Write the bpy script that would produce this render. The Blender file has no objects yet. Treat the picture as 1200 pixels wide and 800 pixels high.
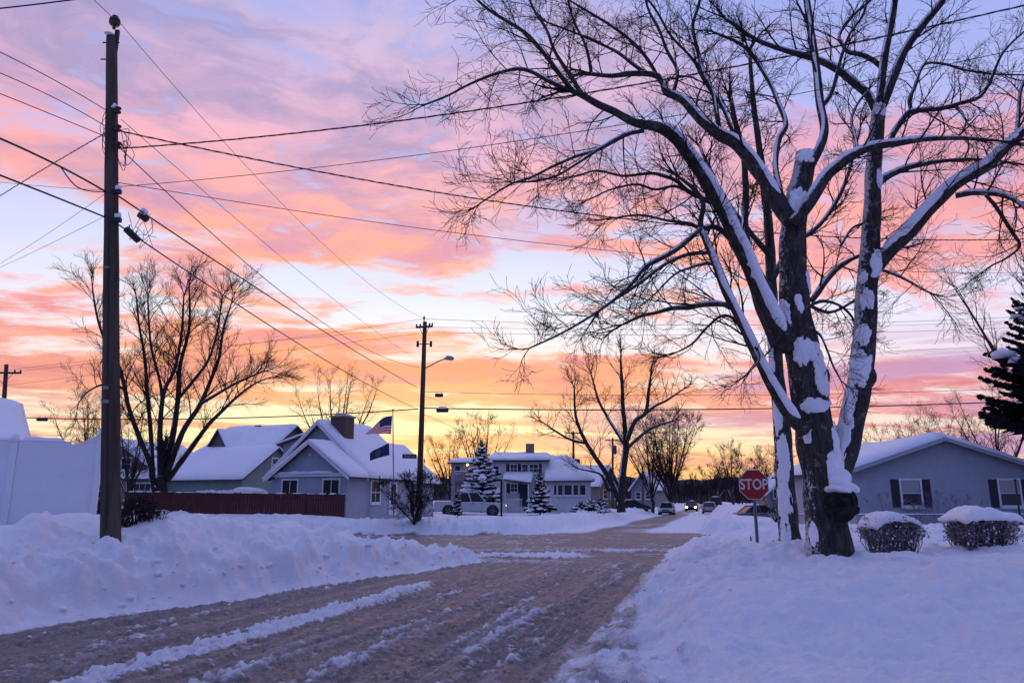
import bpy, bmesh, math, random
import numpy as np

# ------------------------------------------------------------------ camera, sky, sun, exposure
SC = bpy.context.scene
COL = SC.collection
R = math.radians
EYE = 1.7
FPX = 870.0                       # focal length in pixels of a 1200 px wide photograph
PITCH = R(12.07)
cp, sp = math.cos(PITCH), math.sin(PITCH)

cam_d = bpy.data.cameras.new('camera')
cam_d.sensor_width = 36.0
cam_d.lens = 36.0 * FPX / 1200.0
cam_d.clip_start = 0.05
cam_d.clip_end = 8000.0
cam = bpy.data.objects.new('camera', cam_d)
COL.objects.link(cam)
cam.location = (0, 0, EYE)
cam.rotation_euler = (R(90) + PITCH, 0, 0)
SC.camera = cam

def ray(px, py):
    x = (px - 600) / FPX
    y = (400 - py) / FPX
    return np.array([x, cp - y * sp, sp + y * cp])

def P(px, py, Y):
    d = ray(px, py)
    return np.array([0, 0, EYE]) + d * (Y / d[1])

def azel(px, py):
    d = ray(px, py)
    return math.atan2(d[0], d[1]), math.asin(d[2] / np.linalg.norm(d))

def lin(r, g, b):
    def f(c):
        c /= 255.0
        return c / 12.92 if c <= .04045 else ((c + .055) / 1.055) ** 2.4
    return (f(r), f(g), f(b), 1.0)

class NT:
    """a small wrapper for writing node trees as expressions"""
    def __init__(self, tree):
        self.t = tree
    def n(self, typ, **kw):
        nd = self.t.nodes.new(typ)
        for k, v in kw.items():
            setattr(nd, k, v)
        return nd
    def put(self, sock, v):
        if v is None:
            return
        if hasattr(v, 'is_output'):
            self.t.links.new(v, sock)
        else:
            sock.default_value = v
    def m(self, op, a, b=None, c=None, clamp=False):
        nd = self.n('ShaderNodeMath', operation=op, use_clamp=clamp)
        for i, v in enumerate((a, b, c)):
            self.put(nd.inputs[i], v)
        return nd.outputs[0]
    def ss(self, v, lo, hi, a=0.0, b=1.0):
        nd = self.n('ShaderNodeMapRange', interpolation_type='SMOOTHSTEP')
        self.put(nd.inputs[0], v)
        nd.inputs[1].default_value = lo
        nd.inputs[2].default_value = hi
        nd.inputs[3].default_value = a
        nd.inputs[4].default_value = b
        return nd.outputs[0]
    def mix(self, f, a, b, mode='MIX'):
        nd = self.n('ShaderNodeMix', data_type='RGBA', blend_type=mode)
        nd.clamp_factor = True
        self.put(nd.inputs[0], f)
        self.put(nd.inputs[6], a)
        self.put(nd.inputs[7], b)
        return nd.outputs[2]
    def ramp(self, v, stops, interp='LINEAR'):
        nd = self.n('ShaderNodeValToRGB')
        cr = nd.color_ramp
        cr.interpolation = interp
        while len(cr.elements) < len(stops):
            cr.elements.new(0.5)
        for e, (p, c) in zip(cr.elements, stops):
            e.position = p
            e.color = c
        self.put(nd.inputs[0], v)
        return nd.outputs[0]
    def noise(self, vec, scale, detail=4, rough=.5, dist=0.0, dims='3D'):
        nd = self.n('ShaderNodeTexNoise', noise_dimensions=dims)
        self.put(nd.inputs['Vector'], vec)
        nd.inputs['Scale'].default_value = scale
        nd.inputs['Detail'].default_value = detail
        nd.inputs['Roughness'].default_value = rough
        nd.inputs['Distortion'].default_value = dist
        return nd.outputs[0]
    def xyz(self, x, y, z):
        nd = self.n('ShaderNodeCombineXYZ')
        for i, v in enumerate((x, y, z)):
            self.put(nd.inputs[i], v)
        return nd.outputs[0]
    def vmul(self, v, s):
        nd = self.n('ShaderNodeVectorMath', operation='MULTIPLY')
        self.put(nd.inputs[0], v)
        nd.inputs[1].default_value = s
        return nd.outputs[0]

SUN_AZ, SUN_EL = R(-4.0), R(2.5)

world = bpy.data.worlds.new('World')
SC.world = world
world.use_nodes = True
wt = world.node_tree
wt.nodes.clear()
W = NT(wt)
tc = W.n('ShaderNodeTexCoord')
sx = W.n('ShaderNodeSeparateXYZ')
wt.links.new(tc.outputs['Generated'], sx.inputs[0])
dx, dy, dz = sx.outputs
el = W.m('ARCSINE', dz)
az = W.m('ARCTAN2', dx, dy)
elp = W.m('MAXIMUM', el, 0.0)
e01 = W.m('DIVIDE', elp, R(60.0), clamp=True)             # 0..1 over sixty degrees of elevation
def E(deg):
    return deg / 60.0

def blob(px, py, hw, hh, tilt=0.0):
    """a soft patch of sky in azimuth and elevation; half sizes in degrees"""
    a0, e0 = azel(px, py)
    da = W.m('SUBTRACT', az, a0)
    de = W.m('SUBTRACT', el, e0)
    if tilt:
        de = W.m('SUBTRACT', de, W.m('MULTIPLY', da, math.tan(R(tilt))))
    qa = W.m('POWER', W.m('ABSOLUTE', W.m('DIVIDE', da, R(hw))), 2.0)
    qe = W.m('POWER', W.m('ABSOLUTE', W.m('DIVIDE', de, R(hh))), 2.0)
    return W.m('EXPONENT', W.m('MULTIPLY', W.m('ADD', qa, qe), -1.0))

# clear sky by elevation, towards the sunset and away from it
clear_w = W.ramp(e01, [(E(0), lin(251, 176, 92)), (E(1.8), lin(254, 212, 132)), (E(4.0), lin(255, 238, 182)),
                       (E(7.5), lin(255, 240, 214)), (E(11), lin(248, 238, 240)), (E(15), lin(224, 232, 250)),
                       (E(21), lin(204, 206, 244)), (E(30), lin(172, 180, 236)), (E(42), lin(152, 164, 226)),
                       (E(60), lin(158, 166, 220))])
clear_c = W.ramp(e01, [(E(0), lin(232, 190, 170)), (E(3), lin(242, 214, 196)), (E(7), lin(232, 208, 216)),
                       (E(13), lin(226, 222, 246)), (E(22), lin(184, 186, 238)), (E(34), lin(148, 164, 230)),
                       (E(60), lin(158, 166, 220))])
# the undersides of the clouds
cloud_w = W.ramp(e01, [(E(0), lin(232, 150, 110)), (E(2.5), lin(222, 150, 130)), (E(4.5), lin(244, 160, 124)),
                       (E(8), lin(255, 160, 104)), (E(12), lin(255, 168, 120)), (E(17), lin(255, 174, 138)),
                       (E(22), lin(255, 178, 166)), (E(27), lin(238, 182, 204)), (E(33), lin(208, 184, 216)),
                       (E(45), lin(172, 166, 216)), (E(60), lin(162, 166, 216))])
cloud_c = W.ramp(e01, [(E(0), lin(206, 150, 160)), (E(4), lin(226, 158, 168)), (E(8), lin(222, 168, 192)),
                       (E(14), lin(246, 166, 166)), (E(20), lin(250, 164, 160)), (E(26), lin(212, 160, 196)),
                       (E(34), lin(166, 156, 212)), (E(60), lin(160, 166, 216))])
shade_w = W.ramp(e01, [(E(0), lin(180, 120, 122)), (E(3), lin(176, 118, 146)), (E(7), lin(212, 118, 122)),
                       (E(12), lin(230, 142, 148)), (E(17), lin(222, 150, 172)), (E(22), lin(196, 152, 186)), (E(28), lin(166, 152, 192)),
                       (E(40), lin(142, 142, 198)), (E(60), lin(148, 154, 206))])

warm = W.m('EXPONENT', W.m('MULTIPLY', W.m('POWER', W.m('ABSOLUTE', W.m('DIVIDE', W.m('ADD', az, R(9.0)), R(33.0))), 3.0), -1.0))
clear = W.mix(warm, clear_c, clear_w)
lit = W.mix(warm, cloud_c, cloud_w)

# cloud layer: the direction carried up to a flat deck, so that it tightens into bands towards the horizon
den = W.m('ADD', W.m('MAXIMUM', dz, 0.0), 0.10)
qx = W.m('DIVIDE', dx, den)
qy = W.m('DIVIDE', dy, den)
rx_ = W.m('ADD', W.m('MULTIPLY', qx, math.cos(R(10))), W.m('MULTIPLY', qy, math.sin(R(10))))
ry_ = W.m('SUBTRACT', W.m('MULTIPLY', qy, math.cos(R(10))), W.m('MULTIPLY', qx, math.sin(R(10))))
wq = W.noise(W.xyz(rx_, ry_, 5.5), 1.6, 4, .5, 0.0)
rxw = W.m('ADD', rx_, W.m('MULTIPLY', W.m('SUBTRACT', wq, .5), .55))
ryw = W.m('ADD', ry_, W.m('MULTIPLY', W.m('SUBTRACT', W.noise(W.xyz(rx_, ry_, 9.5), 2.1, 4, .5, 0.0), .5), .35))
q = W.xyz(W.m('MULTIPLY', rxw, 0.50), ryw, 0.0)
n1 = W.noise(q, 2.1, 10, .58, .3)
n2 = W.noise(W.xyz(W.m('MULTIPLY', rxw, 0.55), ryw, 7.3), 5.5, 8, .62, .3)
n3 = W.noise(W.xyz(W.m('MULTIPLY', rxw, .7), ryw, 3.1), 3.3, 9, .62, .5)
n4 = W.noise(W.xyz(W.m('MULTIPLY', rxw, .6), ryw, 12.1), 8.5, 7, .62, .4)
bias = None
def addb(v, k):
    global bias
    t = W.m('MULTIPLY', v, k)
    bias = t if bias is None else W.m('ADD', bias, t)
addb(blob(150, 60, 24, 9), .10)          # lavender deck, upper left
addb(blob(420, 120, 20, 6), .10)
addb(blob(300, 268, 15, 3.2, -2), .13)   # salmon bank left of centre
addb(blob(800, 190, 16, 4.0, 4), .15)    # glowing streak behind the big tree
addb(blob(1050, 200, 12, 4.0, 4), .13)
addb(blob(430, 392, 13, 1.5), .13)       # orange banks above the near house
addb(blob(400, 440, 13, 1.4), .12)
addb(blob(590, 345, 9, .9), .16)         # small streak in the clear gap
addb(blob(330, 352, 7, .9), .14)
addb(blob(130, 430, 12, 2.2), .12)
addb(blob(1080, 440, 9, 1.2), .15)
addb(blob(720, 430, 10, 1.2), .13)
addb(blob(1050, 300, 11, 1.6), .12)
addb(blob(610, 442, 9, .6), .17)
addb(blob(760, 462, 12, .6), .16)
addb(blob(560, 470, 6, .4), .12)
addb(blob(880, 486, 10, .6), .15)
addb(blob(610, 366, 12, 2.4), -.17)      # pale gap
addb(blob(640, 322, 8, 1.5), -.10)
addb(blob(330, 320, 7, 1.3), -.08)
addb(blob(30, 255, 9, 4.0), -.12)
addb(blob(1120, 390, 10, 2.2), -.16)
addb(blob(640, 400, 7, 1.0), -.10)
addb(blob(330, 372, 12, .8), -.10)
addb(blob(470, 418, 12, .6), -.08)
addb(blob(330, 500, 15, 1.6), -.24)      # bright band low over the roofs
addb(blob(640, 510, 14, 1.6), -.22)
addb(blob(1010, 130, 10, 4.0), -.10)
addb(blob(1160, 40, 9, 6), -.12)
addb(blob(560, 60, 6, 5), -.08)
addb(blob(320, 15, 5, 3), -.09)
cm = W.m('ADD', W.m('ADD', W.m('MULTIPLY', n1, .56), W.m('MULTIPLY', n2, .44)), W.m('MULTIPLY', bias, .85))
mask = W.ss(cm, .435, .575)
body = W.m('ADD', W.m('ADD', W.m('MULTIPLY', n3, .50), W.m('MULTIPLY', n4, .32)), W.m('MULTIPLY', W.m('SUBTRACT', cm, .5), .35))
thick = W.ss(body, .36, .54)
cloudcol = W.mix(W.m('MULTIPLY', thick, .92), lit, shade_w)
# thin bright places inside the deck
thin = W.ss(n4, .53, .66)
cloudcol = W.mix(W.m('MULTIPLY', W.m('MULTIPLY', thin, W.ss(el, R(9), R(18))), .55), cloudcol, clear)
# low purple bars near the horizon
bar = W.ss(W.noise(W.xyz(W.m('MULTIPLY', az, 2.6), W.m('MULTIPLY', W.m('ADD', el, W.m('MULTIPLY', az, .015)), 42.0), 1.7), 1.0, 6, .55, .35), .49, .58)
bar = W.m('MULTIPLY', bar, W.ss(el, R(1.2), R(3.0)))
bar = W.m('MULTIPLY', bar, W.ss(el, R(8.5), R(12.5), 1.0, 0.0))
barcol = W.mix(warm, lin(186, 146, 194), W.mix(W.ss(az, R(-4), R(12)), lin(246, 146, 104), lin(206, 142, 168)))
skycol = W.mix(mask, clear, cloudcol)
skycol = W.mix(W.m('MULTIPLY', bar, .85), skycol, barcol)
# the glow of the sun just under the horizon
glow = blob(470, 500, 17, 4.0)
skycol = W.mix(W.m('MULTIPLY', glow, .42), skycol, lin(255, 236, 170))
skycol = W.mix(W.m('MULTIPLY', blob(800, 548, 12, 1.5), .55), skycol, lin(250, 184, 96))
# the half of the sky behind the viewer is plain blue dusk
back = W.ramp(e01, [(E(0), lin(88, 96, 150)), (E(10), lin(94, 106, 170)), (E(25), lin(108, 124, 194)), (E(42), lin(130, 146, 214)), (E(60), lin(150, 160, 220))])
facing = W.ss(dy, -.30, .30)
skycol = W.mix(facing, back, skycol)
sky = W.n('ShaderNodeTexSky', sky_type='NISHITA')
sky.sun_disc = False
sky.sun_elevation = SUN_EL
sky.sun_rotation = SUN_AZ
bg1 = W.n('ShaderNodeBackground')
W.put(bg1.inputs[0], skycol)
bg1.inputs[1].default_value = 1.09
bg2 = W.n('ShaderNodeBackground')
W.put(bg2.inputs[0], sky.outputs[0])
bg2.inputs[1].default_value = 0.012
addn = W.n('ShaderNodeAddShader')
wt.links.new(bg1.outputs[0], addn.inputs[0])
wt.links.new(bg2.outputs[0], addn.inputs[1])
wo = W.n('ShaderNodeOutputWorld')
wt.links.new(addn.outputs[0], wo.inputs[0])

sun_d = bpy.data.lights.new('sun', 'SUN')
sun_d.energy = 0.16
sun_d.angle = R(8)
sun_d.color = (1.0, .50, .42)
sun = bpy.data.objects.new('sun', sun_d)
COL.objects.link(sun)
# light travels from the sunset towards the viewer
sun.rotation_euler = (R(90) - SUN_EL - R(2), 0, R(180) - SUN_AZ)

SC.view_settings.view_transform = 'Standard'
SC.view_settings.look = 'None'
SC.view_settings.exposure = 0.0
SC.view_settings.gamma = 1.0
SC.view_settings.use_curve_mapping = False
SC.render.engine = 'CYCLES'
SC.cycles.max_bounces = 5
SC.cycles.diffuse_bounces = 3
SC.cycles.caustics_reflective = False
SC.cycles.caustics_refractive = False

# ------------------------------------------------------------------ materials
MATS = {}
def mat(name, col, rough=.7, var=.15, scale=6.0, bump=0.0, bscale=40.0, metal=0.0, spec=.3, stretch=(1, 1, 1), detail=4):
    if name in MATS:
        return MATS[name]
    m = bpy.data.materials.new(name)
    m.use_nodes = True
    t = m.node_tree
    N = NT(t)
    b = t.nodes['Principled BSDF']
    co = N.n('ShaderNodeTexCoord').outputs['Object']
    if stretch != (1, 1, 1):
        co = N.vmul(co, stretch)
    if var > 0:
        nz = N.noise(co, scale, detail, .6)
        lo = tuple(c * (1 - var) for c in col[:3]) + (1,)
        hi = tuple(min(1, c * (1 + var)) for c in col[:3]) + (1,)
        N.put(b.inputs['Base Color'], N.mix(N.ss(nz, .3, .7), lo, hi))
    else:
        b.inputs['Base Color'].default_value = tuple(col[:3]) + (1,)
    b.inputs['Roughness'].default_value = rough
    b.inputs['Metallic'].default_value = metal
    b.inputs['Specular IOR Level'].default_value = spec
    if bump > 0:
        bn = N.n('ShaderNodeBump')
        bn.inputs['Strength'].default_value = bump
        bn.inputs['Distance'].default_value = .02
        N.put(bn.inputs['Height'], N.noise(co, bscale, 5, .6))
        t.links.new(bn.outputs[0], b.inputs['Normal'])
    MATS[name] = m
    return m

SNOW = (.86, .88, .93)
def m_snow():
    return mat('snow', SNOW, .65, .03, 3.0, .35, 26.0, spec=.2)

def siding(name, col, pitch=.11):
    """painted clapboards: a bump line at every course"""
    if name in MATS:
        return MATS[name]
    m = mat(name, col, .6, .06, 1.5)
    t = m.node_tree
    N = NT(t)
    b = t.nodes['Principled BSDF']
    co = N.n('ShaderNodeTexCoord').outputs['Object']
    s = N.n('ShaderNodeSeparateXYZ')
    N.put(s.inputs[0], co)
    fr = N.m('FRACT', N.m('DIVIDE', s.outputs[2], pitch))
    bn = N.n('ShaderNodeBump')
    bn.inputs['Strength'].default_value = 1.0
    bn.inputs['Distance'].default_value = .05
    N.put(bn.inputs['Height'], N.m('SUBTRACT', 1.0, fr))
    t.links.new(bn.outputs[0], b.inputs['Normal'])
    return m

def brick(name, c1, c2):
    if name in MATS:
        return MATS[name]
    m = mat(name, c1, .85, 0)
    t = m.node_tree
    N = NT(t)
    b = t.nodes['Principled BSDF']
    co = N.n('ShaderNodeTexCoord').outputs['Object']
    s = N.n('ShaderNodeSeparateXYZ')
    N.put(s.inputs[0], co)
    br = N.n('ShaderNodeTexBrick')
    N.put(br.inputs['Vector'], N.xyz(N.m('ADD', s.outputs[0], s.outputs[1]), s.outputs[2], 0.0))
    br.inputs['Color1'].default_value = c1
    br.inputs['Color2'].default_value = c2
    br.inputs['Mortar'].default_value = (.2, .17, .16, 1)
    br.inputs['Scale'].default_value = 4.0
    br.inputs['Mortar Size'].default_value = .02
    t.links.new(br.outputs[0], b.inputs['Base Color'])
    return m

def bark_mat(name, c1, c2, lichen=0.0, snow=0.0):
    """furrowed bark with pale lichen and some wind-plastered snow"""
    if name in MATS:
        return MATS[name]
    m = bpy.data.materials.new(name)
    m.use_nodes = True
    t = m.node_tree
    N = NT(t)
    b = t.nodes['Principled BSDF']
    co = N.n('ShaderNodeTexCoord').outputs['Object']
    st = N.vmul(co, (1, 1, .22))
    fur = N.noise(st, 16.0, 6, .65, .6)
    col = N.mix(N.ss(fur, .36, .66), c1 + (1,), c2 + (1,))
    if lichen:
        lz = N.noise(co, 5.0, 7, .68)
        col = N.mix(N.m('MULTIPLY', N.ss(lz, .56, .66), lichen), col, (.21, .23, .20, 1))
    if snow:
        g = N.n('ShaderNodeNewGeometry')
        s = N.n('ShaderNodeSeparateXYZ')
        N.put(s.inputs[0], g.outputs['Normal'])
        f = N.m('ADD', N.m('ADD', N.m('MULTIPLY', s.outputs[2], .55), N.m('MULTIPLY', s.outputs[0], -.26)), N.m('ADD', N.m('MULTIPLY', N.noise(co, 15.0, 8, .7), .8), N.m('MULTIPLY', fur, .25)))
        col = N.mix(N.m('MULTIPLY', N.ss(f, .80, .90), snow), col, SNOW + (1,))
    N.put(b.inputs['Base Color'], col)
    b.inputs['Roughness'].default_value = .9
    b.inputs['Specular IOR Level'].default_value = .15
    bn = N.n('ShaderNodeBump')
    bn.inputs['Strength'].default_value = .9
    bn.inputs['Distance'].default_value = .03
    N.put(bn.inputs['Height'], fur)
    t.links.new(bn.outputs[0], b.inputs['Normal'])
    MATS[name] = m
    return m

def glow_mat(name, col, strength):
    if name in MATS:
        return MATS[name]
    m = bpy.data.materials.new(name)
    m.use_nodes = True
    b = m.node_tree.nodes['Principled BSDF']
    b.inputs['Base Color'].default_value = (.8, .8, .8, 1)
    b.inputs['Emission Color'].default_value = col
    b.inputs['Emission Strength'].default_value = strength
    MATS[name] = m
    return m

BARK = bark_mat('bark_maple', (.030, .026, .027), (.078, .070, .066), .6, .6)
BARK_FAR = bark_mat('bark_far', (.026, .022, .023), (.058, .050, .047), .15, .25)
TWIG = mat('twig', (.034, .026, .027), .85, .2, 20, spec=.1)
GLASS = mat('window_glass', (.02, .022, .03), .12, 0, spec=.5)
WHITE = mat('white_trim', (.72, .73, .76), .5, .05, 3)
DARK = mat('black_metal', (.022, .022, .026), .55, .2, 8)
CABLE = mat('cable_rubber', (.020, .019, .022), .6, .1, 5)
GALV = mat('galvanised_steel', (.26, .27, .29), .45, .2, 12, metal=.6)
POLEWOOD = mat('pole_wood', (.085, .068, .056), .9, .35, 5, .8, 30, spec=.1, stretch=(1, 1, .06), detail=6)
PORCELAIN = mat('brown_porcelain', (.05, .035, .035), .35, .1, 8)

# ------------------------------------------------------------------ object helpers
def new_obj(name, mesh, parent=None, loc=(0, 0, 0), rz=0.0):
    o = bpy.data.objects.new(name, mesh)
    COL.objects.link(o)
    o.location = tuple(float(c) for c in loc)
    o.rotation_euler = (0, 0, rz)
    if parent is not None:
        o.parent = parent
    return o

def tag(o, label=None, cat=None, group=None, kind=None):
    if label:
        o['label'] = label
    if cat:
        o['category'] = cat
    if group:
        o['group'] = group
    if kind:
        o['kind'] = kind
    return o

def thing(name, loc, label, cat, rz=0.0, group=None):
    return tag(new_obj(name, None, None, loc, rz), label, cat, group)

def copy_tree(o, parent=None):
    c = o.copy()
    COL.objects.link(c)
    if parent is not None:
        c.parent = parent
    for ch in list(o.children):
        copy_tree(ch, c)
    return c

class MB:
    """collects polygons; build() links them as one mesh object"""
    def __init__(self):
        self.v = []
        self.f = []
        self.mi = []
        self.sm = []
    def add(self, vs, fs, mi=0, smooth=False):
        b = len(self.v)
        self.v.extend([tuple(float(c) for c in p) for p in vs])
        for f in fs:
            self.f.append([b + i for i in f])
            self.mi.append(mi)
            self.sm.append(smooth)
        return self
    def box(self, x0, x1, y0, y1, z0, z1, mi=0):
        vs = [(x0, y0, z0), (x1, y0, z0), (x1, y1, z0), (x0, y1, z0), (x0, y0, z1), (x1, y0, z1), (x1, y1, z1), (x0, y1, z1)]
        return self.add(vs, [(0, 3, 2, 1), (4, 5, 6, 7), (0, 1, 5, 4), (1, 2, 6, 5), (2, 3, 7, 6), (3, 0, 4, 7)], mi)
    def prism(self, poly, axis, a, b, mi=0, smooth=False):
        """extrude a 2-D polygon along an axis ('x': poly is (y,z), 'y': poly is (x,z), 'z': poly is (x,y))"""
        n = len(poly)
        def mk(p, t):
            if axis == 'x':
                return (t, p[0], p[1])
            if axis == 'y':
                return (p[0], t, p[1])
            return (p[0], p[1], t)
        vs = [mk(p, a) for p in poly] + [mk(p, b) for p in poly]
        fs = [tuple(range(n))[::-1], tuple(range(n, 2 * n))] + [(i, (i + 1) % n, n + (i + 1) % n, n + i) for i in range(n)]
        return self.add(vs, fs, mi, smooth)
    def tube(self, pts, radii, sides=8, mi=0, cap=True):
        pts = np.array(pts, float)
        n = len(pts)
        if np.isscalar(radii):
            radii = [radii] * n
        tv = np.gradient(pts, axis=0)
        tv /= np.linalg.norm(tv, axis=1)[:, None] + 1e-9
        up = np.array([0, 0, 1.0]) if abs(tv[0][2]) < .9 else np.array([1.0, 0, 0])
        vs = []
        for i in range(n):
            a = np.cross(tv[i], up)
            a /= np.linalg.norm(a) + 1e-9
            b = np.cross(a, tv[i])
            up = b
            for k in range(sides):
                th = 2 * math.pi * k / sides
                vs.append(pts[i] + radii[i] * (math.cos(th) * a + math.sin(th) * b))
        fs = []
        for i in range(n - 1):
            for k in range(sides):
                k2 = (k + 1) % sides
                fs.append((i * sides + k, i * sides + k2, (i + 1) * sides + k2, (i + 1) * sides + k))
        if cap:
            fs.append(tuple(range(sides))[::-1])
            fs.append(tuple((n - 1) * sides + k for k in range(sides)))
        return self.add(vs, fs, mi, True)
    def lathe(self, prof, cx, cy, cz, sides=16, mi=0, axis='z'):
        """revolve (radius, height) pairs"""
        vs = []
        for (r, h) in prof:
            for k in range(sides):
                th = 2 * math.pi * k / sides
                c, s = r * math.cos(th), r * math.sin(th)
                vs.append((cx + c, cy + s, cz + h) if axis == 'z' else ((cx + h, cy + c, cz + s) if axis == 'x' else (cx + c, cy + h, cz + s)))
        fs = []
        n = len(prof)
        for i in range(n - 1):
            for k in range(sides):
                k2 = (k + 1) % sides
                fs.append((i * sides + k, i * sides + k2, (i + 1) * sides + k2, (i + 1) * sides + k))
        fs.append(tuple(range(sides))[::-1])
        fs.append(tuple((n - 1) * sides + k for k in range(sides)))
        return self.add(vs, fs, mi, True)
    def blob(self, c, r, seed=0, amp=.15, sub=2, mi=0, flat=None):
        """a lumpy ellipsoid; flat: nothing below this fraction of its half height"""
        bm = bmesh.new()
        bmesh.ops.create_icosphere(bm, subdivisions=sub, radius=1.0)
        rng = random.Random(seed)
        ph = [(rng.uniform(1.5, 4.5), rng.uniform(1.5, 4.5), rng.uniform(1.5, 4.5), rng.uniform(0, 6.28)) for _ in range(4)]
        vs = []
        for v in bm.verts:
            k = 1 + amp * sum(math.sin(a * v.co.x + b * v.co.y + cc * v.co.z + d) for a, b, cc, d in ph) / 2
            x, y, z = v.co.x * k, v.co.y * k, v.co.z * k
            if flat is not None:
                z = max(z, flat)
            vs.append((c[0] + r[0] * x, c[1] + r[1] * y, c[2] + r[2] * z))
        fs = [tuple(v.index for v in f.verts) for f in bm.faces]
        bm.free()
        return self.add(vs, fs, mi, True)
    def build(self, name, mats, parent=None, loc=(0, 0, 0), rz=0.0):
        me = bpy.data.meshes.new(name)
        me.from_pydata(self.v, [], self.f)
        for m in (mats if isinstance(mats, (list, tuple)) else [mats]):
            me.materials.append(m)
        me.polygons.foreach_set('material_index', self.mi)
        me.polygons.foreach_set('use_smooth', self.sm)
        me.update()
        return new_obj(name, me, parent, loc, rz)

def np_mesh(name, V, F, mats, parent=None, loc=(0, 0, 0), smooth=True):
    """V: n x 3 array, F: m x 4 (or 3) array"""
    me = bpy.data.meshes.new(name)
    k = F.shape[1]
    me.vertices.add(len(V))
    me.vertices.foreach_set('co', V.astype(np.float32).ravel())
    me.loops.add(F.size)
    me.loops.foreach_set('vertex_index', F.astype(np.int32).ravel())
    me.polygons.add(len(F))
    me.polygons.foreach_set('loop_start', np.arange(0, F.size, k, dtype=np.int32))
    me.polygons.foreach_set('loop_total', np.full(len(F), k, dtype=np.int32))
    me.polygons.foreach_set('use_smooth', np.full(len(F), smooth))
    for m in (mats if isinstance(mats, (list, tuple)) else [mats]):
        me.materials.append(m)
    me.update(calc_edges=True)
    return new_obj(name, me, parent, loc)

def tubes_np(name, lines, mats, parent=None, loc=(0, 0, 0), sides=3):
    """many polylines [(pts, radii)] as one mesh; pts in world space, moved by -loc"""
    groups = {}
    for p, r in lines:
        groups.setdefault(len(p), []).append((p, r))
    VV, FF, off = [], [], 0
    for n, L in groups.items():
        A = np.array([p for p, r in L], float)          # B n 3
        RR = np.array([r for p, r in L], float)         # B n
        B = len(A)
        T = np.gradient(A, axis=1)
        T /= np.linalg.norm(T, axis=2, keepdims=True) + 1e-9
        ref = np.where(np.abs(T[:, :, 2:3]) < .95, np.array([0, 0, 1.0]), np.array([1.0, 0, 0]))
        a = np.cross(T, ref)
        a /= np.linalg.norm(a, axis=2, keepdims=True) + 1e-9
        b = np.cross(a, T)
        th = np.arange(sides) * 2 * math.pi / sides
        V = A[:, :, None, :] + RR[:, :, None, None] * (np.cos(th)[None, None, :, None] * a[:, :, None, :] + np.sin(th)[None, None, :, None] * b[:, :, None, :])
        idx = np.arange(B * n * sides).reshape(B, n, sides) + off
        nx = np.roll(idx, -1, axis=2)
        F = np.stack([idx[:, :-1], nx[:, :-1], nx[:, 1:], idx[:, 1:]], axis=-1).reshape(-1, 4)
        VV.append(V.reshape(-1, 3))
        FF.append(F)
        off += B * n * sides
    V = np.concatenate(VV) - np.array(loc, float)
    return np_mesh(name, V, np.concatenate(FF), mats, parent)

# ------------------------------------------------------------------ noise for the terrain
def _hash(ix, iy, seed):
    h = (ix.astype(np.int64) * 374761393 + iy.astype(np.int64) * 668265263 + seed * 974711) & 0x7fffffff
    h = ((h ^ (h >> 13)) * 1274126177) & 0x7fffffff
    return ((h ^ (h >> 16)) & 0xffff) / 65535.0

def vnoise(x, y, seed=0):
    ix, iy = np.floor(x), np.floor(y)
    fx, fy = x - ix, y - iy
    fx = fx * fx * fx * (fx * (fx * 6 - 15) + 10)
    fy = fy * fy * fy * (fy * (fy * 6 - 15) + 10)
    a, b = _hash(ix, iy, seed), _hash(ix + 1, iy, seed)
    c, d = _hash(ix, iy + 1, seed), _hash(ix + 1, iy + 1, seed)
    return (a + (b - a) * fx) * (1 - fy) + (c + (d - c) * fx) * fy

def fbm(x, y, scale, oct=4, seed=0, rough=.5):
    t, a, s, w = 0, 1.0, 1.0 / scale, 0
    for o in range(oct):
        t = t + a * (vnoise(x * s + 17.3 * o, y * s - 9.1 * o, seed + o) - .5)
        w += a
        a *= rough
        s *= 2.03
    return t / w * 2

def chunks(x, y, scale, seed=0, share=.55):
    """heights of half-buried lumps scattered one to a cell"""
    gx, gy = x / scale, y / scale
    ix, iy = np.floor(gx), np.floor(gy)
    out = np.zeros_like(gx)
    for a in (-1, 0, 1):
        for b in (-1, 0, 1):
            cx, cy = ix + a, iy + b
            px, py = cx + .15 + .7 * _hash(cx, cy, seed), cy + .15 + .7 * _hash(cx, cy, seed + 1)
            r = np.where(_hash(cx, cy, seed + 2) < share, .22 + .48 * _hash(cx, cy, seed + 3), 1e-3)
            e = .6 + .8 * _hash(cx, cy, seed + 4)
            dd = ((gx - px) ** 2 * e + (gy - py) ** 2 / e) / (r * r)
            out = np.maximum(out, r * np.sqrt(np.clip(1 - dd, 0, 1)))
    return out * scale

def sst(a, b, x):
    t = np.clip((x - a) / (b - a), 0, 1)
    return t * t * (3 - 2 * t)

def smin(a, b, k):
    h = np.clip(.5 + .5 * (b - a) / k, 0, 1)
    return b + (a - b) * h - k * h * (1 - h)
# ------------------------------------------------------------------ ground: streets, ploughed banks, snow-covered yards
AX = R(15.3)                                   # the street runs off to the right of straight ahead
ca, sa = math.cos(AX), math.sin(AX)
def us(X, Y):
    return X * ca - Y * sa + 5.2, X * sa + Y * ca
def uv_xy(u, s):
    u = u - 5.2
    return u * ca + s * sa, -u * sa + s * ca
TREE_AT = P(971, 662, 13.9)
TREE2_AT = P(926, 640, 20.0)
STOP_AT = P(888, 640, 19.6)

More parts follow.
